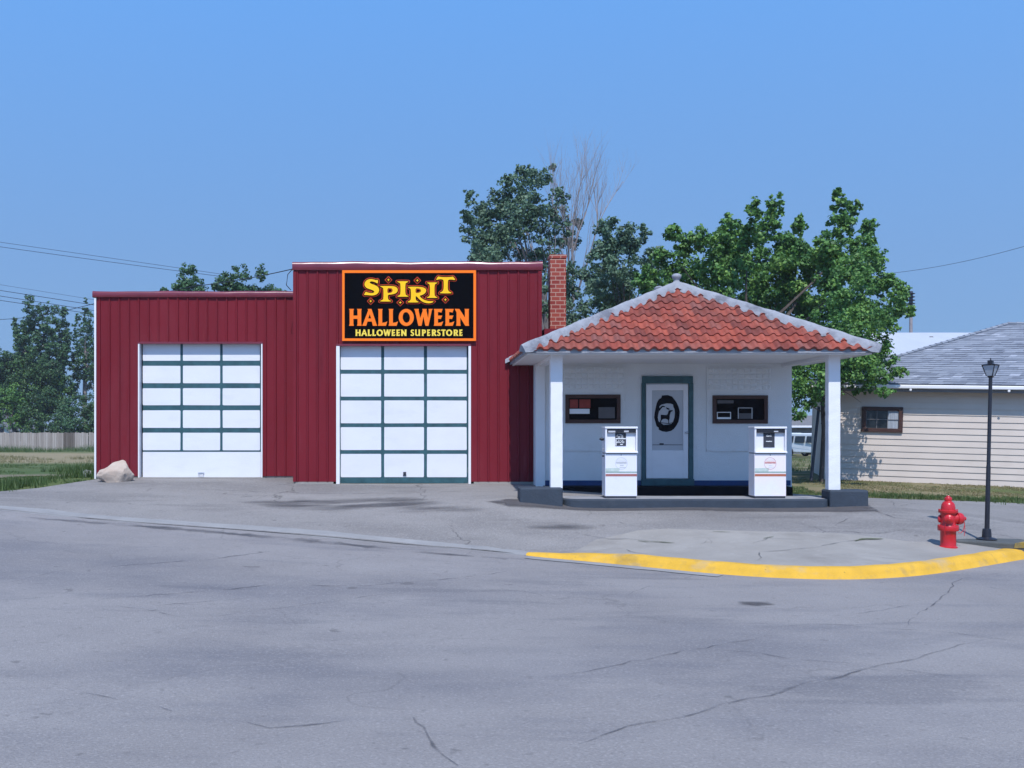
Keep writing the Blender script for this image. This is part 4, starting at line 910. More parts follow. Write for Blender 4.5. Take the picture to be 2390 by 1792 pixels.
# ------------------------------------------------------------------ pump island
mb = MB(); zi = .664; pl = []; x0, x1, y0, y1 = XX(1316, 17.85), XX(1936, 17.85), 17.85, 18.72
for (cx, cy, s) in ((x1 - .10, y1 - .1, 0), (x0 + .25, y1 - .25, 90), (x0 + .25, y0 + .25, 180), (x1 - .10, y0 + .10, 270)):
    r_ = .25 if cx < 4 else .10
    for k in range(7): an = R(s + 15 * k); pl.append((cx + r_ * math.cos(an), cy + r_ * math.sin(an)))
n = len(pl); mb.v += [(x, y, .40) for x, y in pl] + [(x, y, zi) for x, y in pl]
for i in range(n): mb.f.append([i, (i+1) % n, n + (i+1) % n, n + i]); mb.t.append(.5)
mb.f.append([n + i for i in range(n)]); mb.t.append(.5)
isl = mb.build('pump_island', M['slate'], loc=(4.7, 18.3, .5), bevel=.022, smooth=40); tag(isl, 'low slate blue concrete island carrying the two fuel pumps', 'island')
cxp, cyp = sum(p[0] for p in pl) / n, sum(p[1] for p in pl) / n
mb = MB(); mb.v += [(cxp + (x - cxp) * .985, cyp + (y - cyp) * .90, zi + .004) for x, y in pl]; mb.f.append(list(range(n))); mb.t.append(.5); mb.build('island_top', M['islandtop'], isl)

def pump(pxl, pxr, variant, label):
    YP = 18.02; x0, x1 = XX(pxl, YP), XX(pxr, YP); sc = (x1 - x0) / 615; zz = lambda y: zi + .004 + (1520 - y) * .000927; xx = lambda x: x0 + (x - 145) * sc; D = .34
    t = thing('fuel_pump', label, 'pump', ((x0 + x1) / 2, YP + D / 2, zi), 'fuel pumps on the island'); en = M['pump'] if not variant else M['pumppink']
    MB().box(x0 + .012, x1 - .012, YP + .012, YP + D - .02, zi + .004, zz(1480)).build('base', M['darkgrey'], t)
    body = MB().box(x0, x1, YP, YP + D, zz(1480), zz(655)).build('cabinet', en, t, bevel=.010)
    MB().box(x0 + .008, x1 - .008, YP + .008, YP + D - .008, zz(655), zz(640)).build('groove', M['darkgrey'], t)
    hd = MB(); hd.box(x0, xx(182), YP - .006, YP + D, zz(640), zz(172)); hd.box(xx(738), x1 + .006, YP - .006, YP + D, zz(640), zz(172)); hd.box(xx(182), xx(738), YP + .052, YP + D, zz(640), zz(172))
    hd.box(x0 - .008, x1 + .012, YP - .02, YP + D + .004, zz(172), zz(132))
    head = hd.build('head', M['pump'], t, bevel=.008)
    lg = MB(); lg.hexa([(xx(150), YP - .035, zz(640)), (xx(775), YP - .035, zz(640)), (xx(775), YP + .05, zz(640)), (xx(150), YP + .05, zz(640)), (xx(158), YP - .03, zz(610)), (xx(768), YP - .03, zz(610)), (xx(755), YP + .05, zz(598)), (xx(168), YP + .05, zz(598))]); lg.build('ledge', M['pump'], t, bevel=.004)
    MB().box(xx(182) + .002, xx(738) - .002, YP + .0, YP + .05, zz(248), zz(173)).build('visor', M['dark'], t, bevel=.004)
    each('visor_label', [(xx(205), xx(340), YP - .003, YP - .0005, zz(244), zz(212)), (xx(508), xx(598), YP - .003, YP - .0005, zz(240), zz(208))] if not variant else [(xx(522), xx(605), YP - .003, YP - .0005, zz(238), zz(214))], M['grey_ink'], t)
    # price plate
    if not variant: sx0, sx1, sy0, sy1 = 348, 556, 256, 505
    else: sx0, sx1, sy0, sy1 = 335, 552, 254, 535
    yp = YP + .05
    plate = MB().box(xx(sx0), xx(sx1), yp - .006, yp, zz(sy1), zz(sy0)).build('price_plate', M['darkgrey'], t)
    tx = MB(); rq = random.Random(5 + variant)
    def row(xa, xb, ya, yb, dens=.8):
        nonlocal tx
        if tx.v: tx.build('lettering', M['white_ink'], plate); tx = MB()
        x = xa
        while x < xb:
            wd = rq.uniform(9, 16)
            if rq.random() < dens: tx.box(xx(x), xx(min(x + wd, xb)), yp - .0085, yp - .0062, zz(yb - rq.uniform(0, 4)), zz(ya + rq.uniform(0, 4)))
            x += wd + 4
    if not variant:
        row(392, 498, 282, 300); row(375, 495, 306, 318, .5); row(398, 505, 326, 346); tx.box(xx(352), xx(552), yp - .0083, yp - .0062, zz(374), zz(356))
        row(402, 500, 392, 408); row(378, 520, 414, 428, .9); row(372, 522, 432, 450, .9); row(410, 492, 464, 490); tx.box(xx(354), xx(370), yp - .0083, yp - .0062, zz(500), zz(380))
        MB().box(xx(505), xx(548), yp - .0095, yp - .0062, zz(338), zz(290)).build('counter_window', M['dark'], plate)
    else:
        row(388, 490, 288, 296, .5); row(386, 498, 306, 324, .95); row(384, 500, 408, 428, .95); row(430, 500, 500, 508, .4)
    tx.build('lettering', M['white_ink'], plate)
    # round emblem and stripes on the cabinet
    dx = 0 if not variant else -8
    tfp = lambda x, y: (xx(x + dx), zz(y))
    em = MB(); flat(em, [ell(457, 845, 116, 116, 40), ell(457, 845, 111, 111, 40)], tfp, YP - .0005, .002)
    flat(em, [rect(372, 778, 542, 781)], tfp, YP - .0005, .0016); ring = em.build('emblem', M['grey_ink'] if not variant else M['red_ink'], t)
    wd = MB()
    x = 356
    while x < 555:
        q = rq.uniform(10, 15); flat(wd, [rect(x, 806 + rq.uniform(0, 6), min(x + q, 560), 850 - rq.uniform(0, 8))], tfp, YP - .0005, .0022); x += q + 3.5
    wd.build('lettering', M['grey_ink'] if not variant else M['red_ink'], ring)
    wd = MB(); x = 432
    while x < 500: flat(wd, [rect(x, 872, x + 10, 892)], tfp, YP - .0005, .0022); x += 14
    x = 425
    while x < 540: flat(wd, [rect(x, 912 + rq.uniform(0, 6), x + 12, 934)], tfp, YP - .0005, .0012); x += 18
    wd.build('small_print', M['grey_ink'] if not variant else M['pale_grey'], ring)
    sp = lambda a, b, c, d, m, th: flat(MB(), [rect(a, b, c, d)], lambda x, y: (xx(x), zz(y)), YP - .0005, th).build('stripe', m, t)
    sp(152, 1000, 756, 1028, M['faded_green'], .0014); sp(152, 1048, 756, 1094, M['faded_red'] if not variant else M['faded_orange'], .0014)
    flat(MB(), [[(152, 936), (400, 930), (430, 945), (415, 998), (152, 998)]], lambda x, y: (xx(x), zz(y)), YP - .0005, .001).build('stripe', M['pale_green'], t)
    lk = MB(); lk.lathe((xx(452), YP - .001, zz(680)), [(.008, 0), (.008, .006), (.004, .008)], 10, axis=(0, -1, 0)); lk.build('lock', M['darkgrey'], t, smooth=40)
    if not variant:
        nz = MB(); nz.lathe((x0 - .002, YP + .12, zz(380)), [(.020, 0), (.024, .02), (.028, .045), (.018, .07), (.006, .085)], 12, axis=(-1, 0, .1)); nz.build('nozzle_boot', M['dark'], t, smooth=40)
        nz = MB(); nz.tube([(x0 - .003, YP + .12, zz(560)), (x0 - .035, YP + .12, zz(565)), (x0 - .04, YP + .12, zz(590)), (x0 - .003, YP + .12, zz(595))], .006, 6); nz.build('hook', M['steel'], t)
        MB().box(x0 - .03, x0 - .001, YP + .10, YP + .14, zz(722), zz(685)).build('latch', M['darkgrey'], t, bevel=.003)
    else:
        nz = MB(); nz.tube([(x1 + .007, YP + .1, zz(520)), (x1 + .03, YP + .1, zz(530)), (x1 + .03, YP + .1, zz(580)), (x1 + .007, YP + .1, zz(590))], .006, 6); nz.build('hook', M['steel'], t)
    return t
pump(1412.5, 1487, 0, 'white fuel pump with grey round emblem and lettered price plate, left of the station door')
pump(1761, 1835, 1, 'pinkish faded fuel pump with red emblem below the right office window')

# ------------------------------------------------------------------ hydrant
hb = G(2213, 1279); hk = .778 / 845
hy = thing('fire_hydrant', 'glossy red fire hydrant standing on the pavement near the yellow kerb', 'hydrant', tuple(hb))
c0 = Vector((hb.x, hb.y, hb.z + .005)); hz = lambda y: (965 - y) * hk
prof = [(140, 965), (140, 945), (122, 935), (117, 920), (117, 700), (122, 690)]
MB().lathe(c0, [(r * hk, hz(y)) for r, y in prof], 36).build('barrel', M['hydrant'], hy, smooth=35)
MB().lathe(c0, [(r * hk, hz(y)) for r, y in [(130, 690), (154, 684), (157, 676), (157, 606), (152, 598), (120, 594), (112, 560), (116, 420), (118, 402)]], 36).build('upper_barrel', M['hydrant'], hy, smooth=35)
bn = MB().lathe(c0, [(r * hk, hz(y)) for r, y in [(118, 402), (142, 398), (146, 390), (146, 358), (138, 350), (108, 346), (106, 300), (98, 262), (82, 232), (60, 214), (52, 208), (55, 200), (56, 158), (50, 148), (32, 146), (30, 128), (24, 120)]], 36).build('bonnet', M['hydrant'], hy, smooth=35)
for z_, r_ in ((640, 150), (374, 139)):
    for k in range(8):
        bo = MB(); an = R(22 + 45 * k); bo.lathe(c0 + Vector((math.cos(an) * r_ * hk * .93, math.sin(an) * r_ * hk * .93, hz(z_ + 45 if z_ > 500 else z_ + 20))), [(.012, 0), (.012, .085 if z_ > 500 else .052)], 6)
        bo.build('flange_bolt', M['hydrant'], hy)
ax = Vector((1, -.12, 0)).normalized()
MB().lathe(c0 + Vector((0, 0, hz(490))), [(r * hk, h * hk) for r, h in [(92, 0), (90, 118), (84, 124), (84, 132), (100, 140), (98, 180), (84, 215), (58, 236), (34, 244), (30, 268), (24, 272)]], 28, axis=ax).build('nozzle_cap', M['hydrant'], hy, smooth=35)
ax2 = Vector((-.42, -1, 0)).normalized()
MB().lathe(c0 + Vector((0, 0, hz(490))), [(r * hk, h * hk) for r, h in [(72, 40), (70, 122), (66, 128), (78, 136), (74, 165), (56, 184), (28, 190), (26, 212), (20, 216)]], 28, axis=ax2).build('nozzle_cap', M['hydrant'], hy, smooth=35)
ax3 = Vector((-1, .55, 0)).normalized()
MB().lathe(c0 + Vector((0, 0, hz(500))), [(r * hk, h * hk) for r, h in [(58, 40), (56, 110), (64, 116), (60, 138), (40, 150), (22, 154)]], 24, axis=ax3).build('nozzle_cap', M['hydrant'], hy, smooth=35)
q = lambda x, y, d=0: c0 + Vector(((x - 355) * hk, -.05 + d, hz(y)))
ch = MB(); ch.tube([q(590, 540), q(588, 610), q(570, 680), q(530, 720), q(490, 715)], .005, 6); ch.tube([q(595, 600), q(600, 680), q(585, 770)], .004, 6); ch.build('chain', M['hydrant'], hy); ch = MB(); ch.tube([q(250, 540, -.06), q(245, 600, -.06), q(238, 690, -.06), q(245, 760, -.06)], .005, 6); ch.build('chain', M['hydrant'], hy)

# ------------------------------------------------------------------ lamp post on its slab
sb = [G(2238, 1271), G(2300, 1262), G(2386, 1268), G(2384, 1280), G(2345, 1287)]
lp = G(2303, 1268); zt = lp.z + .055
mb = MB(); sp_ = [(7.98, 15.10), (8.25, 15.52), (8.9, 15.62), (9.45, 15.45), (9.42, 15.22), (9.12, 14.98), (8.5, 14.98)]
sp_ = [tuple(G(x, y)[:2]) for x, y in [(2234, 1271), (2262, 1285 - 12), (2385, 1289), (2392, 1283), (2388, 1272), (2330, 1268), (2240, 1267)]]
sp_ = [(lp.x - .50, lp.y - .06), (lp.x + .14, lp.y - .46), (lp.x + .40, lp.y - .40), (lp.x + .60, lp.y - .12), (lp.x + .60, lp.y + .12), (lp.x + .3, lp.y + .22), (lp.x - .42, lp.y + .14)]
n = len(sp_); mb.v += [(x, y, lp.z - .12) for x, y in sp_] + [(x, y, zt) for x, y in sp_]
for i in range(n): mb.f.append([i, (i+1) % n, n + (i+1) % n, n + i]); mb.t.append(.5)
mb.f.append([n + i for i in range(n)]); mb.t.append(.5)
M['slab'] = mat('dark slab', (0.085, 0.09, 0.088), 0.8, var=0.2, scale=5, bump=.3, stain=[((0.14, 0.13, 0.11), 3, .55, .75, .5, (1, 1, 1))])
so_ = mb.build('lamp_slab', M['slab'], loc=tuple(lp), bevel=.02); tag(so_, 'low dark concrete slab with one yellow end under the lamp post', 'slab')
mb = MB(); mb.hexa([(lp.x + .14, lp.y - .474, lp.z - .02), (lp.x + .41, lp.y - .412, lp.z - .02), (lp.x + .612, lp.y - .13, lp.z - .02), (lp.x + .45, lp.y - .2, lp.z - .02), (lp.x + .16, lp.y - .47, zt + .003), (lp.x + .405, lp.y - .41, zt + .003), (lp.x + .608, lp.y - .13, zt + .003), (lp.x + .45, lp.y - .22, zt + .003)]); M['oldyellow'] = mat('grimy yellow paint', (0.30, 0.20, 0.04), 0.85, var=0.3, scale=6, stain=[((0.10, 0.10, 0.08), 5, .5, .65, .8, (1, 1, 1))]); mb.build('painted_end', M['oldyellow'], so_)
lt = thing('street_lamp', 'slim black lamp post with tapered four sided glass lantern', 'street lamp', (lp.x, lp.y, zt))
Yl = lp.y; top = ZZ(836, Yl) ; px2m = Yl / F; lz = lambda y: ZZ(820 + y / 16.59, Yl)
base = Vector((lp.x, Yl, zt))
MB().lathe(base, [(.14, 0), (.145, .015), (.12, .03), (.075, .04), (.07, .045)], 24).build('base', M['dark'], lt, smooth=40)
MB().lathe(base, [(.068, .04), (.062, .13), (.058, .165), (.045, .172)], 20).build('collar', M['dark'], lt, smooth=40)
lean = Vector((XX(2312, Yl) - lp.x, 0, lz(1010) - zt)); 
MB().tube([base + lean * (.17 / lean.z), base + lean * .45, base + lean * .46, base + lean], [.035, .031, .027, .026], 16).build('pole', M['dark'], lt, smooth=40)
ct = base + lean; hz_ = lambda y: (1010 - y) / 16.59 * px2m; hx_ = lambda v: v / 16.59 * px2m
def frus(w0, z0, w1, z1, rot=40):
    mbx = []
    for w_, z_ in ((w0, z0), (w1, z1)):
        for k in range(4): an = R(rot + 45 + 90 * k); mbx.append(tuple(ct + Vector((math.cos(an) * w_, math.sin(an) * w_, z_))))
    return mbx
mb = MB(); mb.hexa(frus(hx_(75), hz_(1015), hx_(158), hz_(945))); mb.hexa(frus(hx_(330), hz_(545), hx_(355), hz_(515))); mb.hexa(frus(hx_(370), hz_(514), hx_(150), hz_(470)))
mb.hexa(frus(hx_(115), hz_(469), hx_(120), hz_(350))); mb.lathe(ct + Vector((0, 0, hz_(352))), [(hx_(60), 0), (hx_(20), hx_(25)), (hx_(14), hx_(50)), (hx_(28), hx_(62)), (hx_(30), hx_(80)), (hx_(10), hx_(102))], 12)
fa, fb = frus(hx_(160), hz_(945), hx_(318), hz_(545))[:4], frus(hx_(160), hz_(945), hx_(318), hz_(545))[4:]
for a_, b2 in zip(fa, fb): mb.tube([a_, b2], hx_(17), 6)
mb.build('lantern', M['dark'], lt)
MB().hexa(frus(hx_(146), hz_(944), hx_(300), hz_(546))).build('lamp_shade', M['lampglass'], lt)

# ------------------------------------------------------------------ cream garage on the right
ga = thing('garage_building', 'cream lap sided garage with blue grey shingle hip roof and one small window', 'building', (10.39, 26.5, .55))
yaw, roll = R(-18.5), R(1.5)
GO = P(1919, 1119, 26.5)
gu = Vector((math.cos(yaw), math.sin(yaw), 0)); gn = Vector((-math.sin(yaw), math.cos(yaw), 0)); gz = Vector((0, 0, 1))
gur = gu * math.cos(roll) - gz * math.sin(roll); gzr = gz * math.cos(roll) + gu * math.sin(roll)
def gp(u, d, z): return GO + gur * u + gn * d + gzr * z                   # along the wall, depth behind it, height
GH, GLn, GD = 2.43, 9.4, 7.0
mb = MB(); ex = .160; nb = int(GH / ex) + 1
for i in range(nb):
    z0, z1 = i * ex, min((i + 1) * ex, GH); 
    for u0, u1 in ((0, 3.1), (3.1, 6.2), (6.2, GLn)):
        wv = random.uniform(-.002, .002)
        mb.quad(gp(u0, -.022 + wv, z0), gp(u1, -.022 + wv, z0), gp(u1, -.003, z1), gp(u0, -.003, z1)); mb.quad(gp(u0, 0, z0 + .0), gp(u1, 0, z0), gp(u1, -.022 + wv, z0), gp(u0, -.022 + wv, z0))
mb.quad(gp(0, 0, 0), gp(0, 0, GH), gp(0, GD, GH), gp(0, GD, 0)); mb.quad(gp(GLn, 0, 0), gp(GLn, 0, GH), gp(GLn, GD, GH), gp(GLn, GD, 0)); mb.quad(gp(0, GD, 0), gp(GLn, GD, 0), gp(GLn, GD, GH), gp(0, GD, GH))
mb.build('wall', M['siding'], ga)
def obox(mb, u0, u1, d0, d1, z0, z1): return mb.hexa([gp(u0, d0, z0), gp(u1, d0, z0), gp(u1, d1, z0), gp(u0, d1, z0), gp(u0, d0, z1), gp(u1, d0, z1), gp(u1, d1, z1), gp(u0, d1, z1)])
obox(MB(), -.03, .08, -.035, .05, 0, GH - .005).build('corner_board', M['siding'], ga)
obox(MB(), 0, GLn, .02, GD, -.5, -.005).build('foundation', M['concrete'], ga)
# window
def gw(px, py): # wall coordinates of a photo point on the front wall
    dirv = Vector(((px - PX0) / F, 1, -(py - PY0) / F)); o = Vector((0, 0, CH)); t = (GO - o).dot(gn) / dirv.dot(gn); q = o + dirv * t - GO; return q.dot(gur), q.dot(gzr)
(u0, z1), (u1, z0) = gw(2012, 948.5), gw(2106, 1009.5)
fw = .10; mb = MB(); obox(mb, u0, u1, -.07, .0, z1 - fw, z1); obox(mb, u0, u1, -.07, .0, z0, z0 + fw); obox(mb, u0, u0 + fw, -.07, .0, z0 + fw, z1 - fw); obox(mb, u1 - fw, u1, -.07, .0, z0 + fw, z1 - fw)
wf = mb.build('window', M['brown'], ga, bevel=.006)
mb = MB(); a, b = u0 + fw, u1 - fw; cw = (b - a) / 3; zm = (z0 + z1) / 2
for k in (1, 2): obox(mb, a + cw * k - .008, a + cw * k + .008, -.045, -.028, z0 + fw, z1 - fw)
for k in range(3): obox(mb, a + cw * k + .0085, a + cw * (k + 1) - .0085, -.045, -.028, zm - .009, zm + .009)
obox(mb, a + .002, a + .014, -.040, -.028, z0 + fw, z1 - fw); mb.build('glazing_bars', M['bgrey'], wf)
obox(MB(), a, a + cw * 2, -.0275, -.024, z0 + fw, z1 - fw).build('pane', M['carglass'], wf); obox(MB(), a + cw * 2 + .0005, b, -.0275, -.024, z0 + fw, z1 - fw).build('curtain', M['curtain'], wf)
# roof
OH = .36; zE = GH + .10
E = [(-OH, -OH), (GLn + OH, -OH), (GLn + OH, GD + OH), (-OH, GD + OH)]
ur, zr = gw(2357, 757)
RD = GD / 2
# ridge point: solve for u so that the ridge start lines up with its place on the sight line at depth RD
dirv = Vector(((2352 - PX0) / F, 1, -(757 - PY0) / F)); o_ = Vector((0, 0, CH)); t_ = (GO + gn * RD - o_).dot(gn) / dirv.dot(gn); q_ = o_ + dirv * t_ - GO; ur, zr = q_.dot(gur), q_.dot(gzr)
rA = (ur, RD, zr); rB = (max(GLn - 1.5, ur + .6), RD, zr)
def rp(u, d, z): return gp(u, d, z)
mb = MB(); sg_rng = random.Random(4)
def shingle(A, B, C, D):                 # eave A->B, ridge D..C above
    A, B, C, D = map(Vector, (A, B, C, D)); H = ((C + D) / 2 - (A + B) / 2).length; nrow = int(H / .15)
    N = (B - A).cross(D - A).normalized(); N = N if N.z > 0 else -N
    for j in range(nrow):
        f0, f1 = j / nrow, (j + 1) / nrow; a0, b0, a1, b1 = A.lerp(D, f0), B.lerp(C, f0), A.lerp(D, f1), B.lerp(C, f1); L = (b0 - a0).length; x = -sg_rng.uniform(0, .3)
        while x < L:
            x2 = x + sg_rng.choice((.17, .24, .3, .36)); s0, s1 = max(0, x) / L, min(x2, L) / L; r_ = sg_rng.random(); r_ = r_ * .72 if sg_rng.random() < .95 else .95
            up = N * sg_rng.choice((.008, .016)); mb.quad(a0.lerp(b0, s0) + up, a0.lerp(b0, s1) + up, a1.lerp(b1, s1) + N * .001, a1.lerp(b1, s0) + N * .001, r_)
            mb.quad(a0.lerp(b0, s0) - N * .004, a0.lerp(b0, s1) - N * .004, a0.lerp(b0, s1) + up, a0.lerp(b0, s0) + up, 0.0); x = x2
ev = [rp(u, d, zE) for u, d in E]; ra, rb = rp(*rA), rp(*rB)
shingle(ev[0], ev[1], rb, ra); shingle(ev[3], ev[0], ra, ra); shingle(ev[1], ev[2], rb, rb); shingle(ev[2], ev[3], ra, rb)
gr = mb.build('roof', M['shingle'], ga, tint=True)
mb = MB(); 
for a_, b_ in ((ev[0], ra), (ev[1], rb), (ra, rb), (ev[3], ra), (ev[2], rb)):
    n = max(2, int((b_ - a_).length / .2))
    for i in range(n): p, q = a_.lerp(b_, i / n), a_.lerp(b_, (i + 1.05) / n); mb.tube([p + Vector((0, 0, .02)), q + Vector((0, 0, .012))], [.055, .045], 6, t=random.random() * .7)
mb.build('ridge_cap', M['shingle'], gr, tint=True)
mb = MB(); obox(mb, -OH, GLn + OH, -OH - .09, -OH, GH - .02, GH + .075); mb.build('gutter', M['white'], ga, bevel=.02)
mb = MB(); obox(mb, -OH, GLn + OH, -OH + .001, -OH + .03, GH - .10, GH + .08); obox(mb, -OH - .02, -OH - .001, -OH, GD + OH, GH - .10, GH + .08); mb.build('fascia', M['bgrey'], ga)
mb = MB(); obox(mb, -OH + .01, GLn + OH, -OH + .031, -.03, GH - .02, GH - .005); mb.build('soffit', M['siding'], ga)
for u in (2.0, 4.2): MB().lathe(gp(u, -OH - .092, GH - .05), [(.03, 0), (.03, .012), (.01, .016)], 10, axis=-gn).build('gutter_strap', M['white'], ga)

# ------------------------------------------------------------------ white metal building and pole behind the garage
wb = thing('metal_shed', 'long white sheet metal building behind the garage roof', 'building', (XX(2180, 85), 85, -.3))
Yb = 85; zt, ze = ZZ(776, Yb + 5), ZZ(829, Yb)
mb = MB(); mb.quad((XX(2034, Yb), Yb, ze), (XX(2480, Yb), Yb, ze), (XX(2480, Yb), Yb + 5, zt), (XX(2034, Yb), Yb + 5, zt)); mb.quad((XX(2034, Yb), Yb + 10, ze), (XX(2480, Yb), Yb + 10, ze), (XX(2480, Yb), Yb + 5, zt), (XX(2034, Yb), Yb + 5, zt)); mb.build('roof', M['metalroof'], wb)
mb = MB(); mb.box(XX(2040, Yb), XX(2478, Yb), Yb + .3, Yb + 9.7, -.6, ze - .05); mb.build('wall', M['bgrey'], wb)
mb = MB(); mb.box(XX(2034, Yb), XX(2480, Yb), Yb - .1, Yb + .05, ze - .18, ze - .02); mb.build('gutter', M['bgrey'], wb)
mb = MB(); zv = ZZ(786, Yb + 4.2); mb.hexa([(XX(2165, Yb+4), Yb + 3.8, zv - .35), (XX(2181, Yb+4), Yb + 3.8, zv - .35), (XX(2181, Yb+4), Yb + 4.4, zv - .25), (XX(2165, Yb+4), Yb + 4.4, zv - .25), (XX(2170, Yb+4), Yb + 3.95, zv + .03), (XX(2177, Yb+4), Yb + 3.95, zv + .03), (XX(2177, Yb+4), Yb + 4.3, zv + .03), (XX(2170, Yb+4), Yb + 4.3, zv + .03)]); mb.build('roof_vent', M['bgrey'], wb)
Yp = 97; pl_ = thing('utility_pole', 'pale pole topped by a stack of black ribbed insulators beside the tree', 'utility pole', (XX(2126, Yp), Yp, -.2))
xp = XX(2126, Yp); MB().tube([(xp, Yp, -.3), (xp, Yp, ZZ(712, Yp))], [.17, .15], 12).build('post', M['deadwood'], pl_, smooth=40)
mb = MB(); z = ZZ(726, Yp)
for k in range(6): mb.lathe((xp, Yp, z + k * .32), [(.17, 0), (.36, .05), (.40, .10), (.20, .16), (.17, .32)], 14)
mb.build('insulator', M['dark'], pl_, smooth=30)
# grey shed behind the parked vehicles
gs = thing('grey_shed', 'low dark grey shed with a pale gutter line behind the parked van', 'shed', (XX(1875, 82), 82, -.2))
Ys = 82; MB().box(XX(1700, Ys), XX(1990, Ys), Ys, Ys + 8, -.4, ZZ(998, Ys)).build('wall', M['bgrey'], gs)
mb = MB(); mb.quad((XX(1695, Ys), Ys - .4, ZZ(997, Ys)), (XX(1995, Ys), Ys - .4, ZZ(997, Ys)), (XX(1995, Ys), Ys + 4, ZZ(968, Ys)), (XX(1695, Ys), Ys + 4, ZZ(968, Ys))); mb.build('roof', M['bgrey'], gs)
MB().box(XX(1695, Ys), XX(1995, Ys), Ys - .5, Ys - .38, ZZ(997, Ys), ZZ(993, Ys)).build('gutter', M['white'], gs)

# ------------------------------------------------------------------ old white vehicles seen under the porch
def vehicle(name, label, pxl, pxr, pyt, pyb, Y, heading, m):
    s = Y / F; x0, x1 = XX(pxl, Y), XX(pxr, Y); zb = ZZ(pyb, Y); h = ZZ(pyt, Y) - zb; cx = (x0 + x1) / 2; ln = 4.2; wd = 1.7
    t = thing(name, label, 'van', (cx, Y, zb)); ca, sa = math.cos(heading), math.sin(heading)
    def tr(l, w_, z): return (cx + l * ca - w_ * sa, Y + l * sa + w_ * ca, zb + z)
    # side outline (length, height, half width)
    prof = [(-2.1, .28, .74), (-2.12, .75, .80), (-2.0, h * .56, .82), (-1.85, h * .93, .70), (-1.5, h, .64), (.6, h, .64), (.95, h * .95, .66), (1.35, h * .60, .80), (1.6, h * .56, .78), (2.02, h * .50, .72), (2.12, h * .36, .74), (2.1, .28, .72)]
    mb = MB(); n = len(prof)
    for l, z, w_ in prof: mb.v += [tr(l, -w_, z), tr(l, w_, z)]
    mb.f.append([2 * i for i in range(n)]); mb.f.append([2 * i + 1 for i in reversed(range(n))]); mb.t += [.5, .5]
    for i in range(n): j = (i + 1) % n; mb.f.append([2*i, 2*i+1, 2*j+1, 2*j]); mb.t.append(.5)
    mb.build('body', m, t, bevel=.07, smooth=50)
    def pane(pts, off):
        g_ = MB(); g_.add([tr(*p) for p in pts] + [tr(p[0] + off[0], p[1] + off[1], p[2] + off[2]) for p in pts], [(0,1,2,3),(4,7,6,5),(0,4,5,1),(1,5,6,2),(2,6,7,3),(3,7,4,0)]); g_.build('window', M['carglass'], t)
    for sgn in (-1, 1):
        yy = lambda z: sgn * (.82 - .16 * max(0, (z / h - .56)) / .44 + .02)
        for (la, lb, lc, ld) in ((.15, 1.05, .72, .15), (-.85, .0, .0, -.85), (-1.75, -1.0, -1.0, -1.65)):
            pane([(la, yy(h * .60), h * .60), (lb, yy(h * .60), h * .60), (lc, yy(h * .88), h * .88), (ld, yy(h * .88), h * .88)], (0, sgn * .012, 0))
    pane([(1.36, -.62, h * .63), (1.36, .62, h * .63), (1.03, .56, h * .90), (1.03, -.56, h * .90)], (.02, 0, .015))
    for l in (-1.35, 1.4):
        for sgn in (-1, 1):
            whl = MB().lathe(tr(l, sgn * .82, .33), [(.20, -.09), (.32, -.09), (.34, -.05), (.34, .05), (.32, .09), (.2, .09)], 20, axis=Vector((-sa, ca, 0))).build('wheel', M['rubber'], t, smooth=40)
            MB().lathe(tr(l, sgn * .82, .33), [(.19, -.10), (.19, .10)], 16, axis=Vector((-sa, ca, 0))).build('rim', M['steel'], whl)
    for sgn in (-1, 1):
        MB().lathe(tr(2.08, sgn * .5, h * .42), [(.11, 0), (.11, .03), (.05, .05)], 14, axis=Vector((ca, sa, 0))).build('headlight', M['lampglass'], t)
        MB().lathe(tr(.95, sgn * .95, h * .62), [(.10, 0), (.11, .04), (.06, .08)], 12, axis=Vector((ca, sa, 0))).build('mirror', M['white'], t)
    bmp = MB(); bmp.hexa([tr(2.1, -.78, .3), tr(2.2, -.78, .3), tr(2.2, .78, .3), tr(2.1, .78, .3), tr(2.1, -.78, .45), tr(2.2, -.78, .45), tr(2.2, .78, .45), tr(2.1, .78, .45)]); bmp.build('bumper', M['steel'], t)
    return t
vehicle('parked_van', 'chalky white old van nearest the leaning post, seen beyond the porch', 1868, 1925, 1011, 1066, 70, R(-62), M['carpaint'])
vehicle('parked_van', 'white van half hidden by the right edge of the station wall', 1815, 1872, 1010, 1060, 77, R(-78), M['carpaint'])
# leaning post
lpb, lpt = P(1893, 1122, 25.6), P(1911, 950, 25.9)
o = MB().tube([lpb, lpt], [.04, .036], 10).build('leaning_post', M['darkgrey'], loc=tuple(lpb), smooth=40); tag(o, 'thin dark post leaning against the tree trunk by the garage corner', 'post')

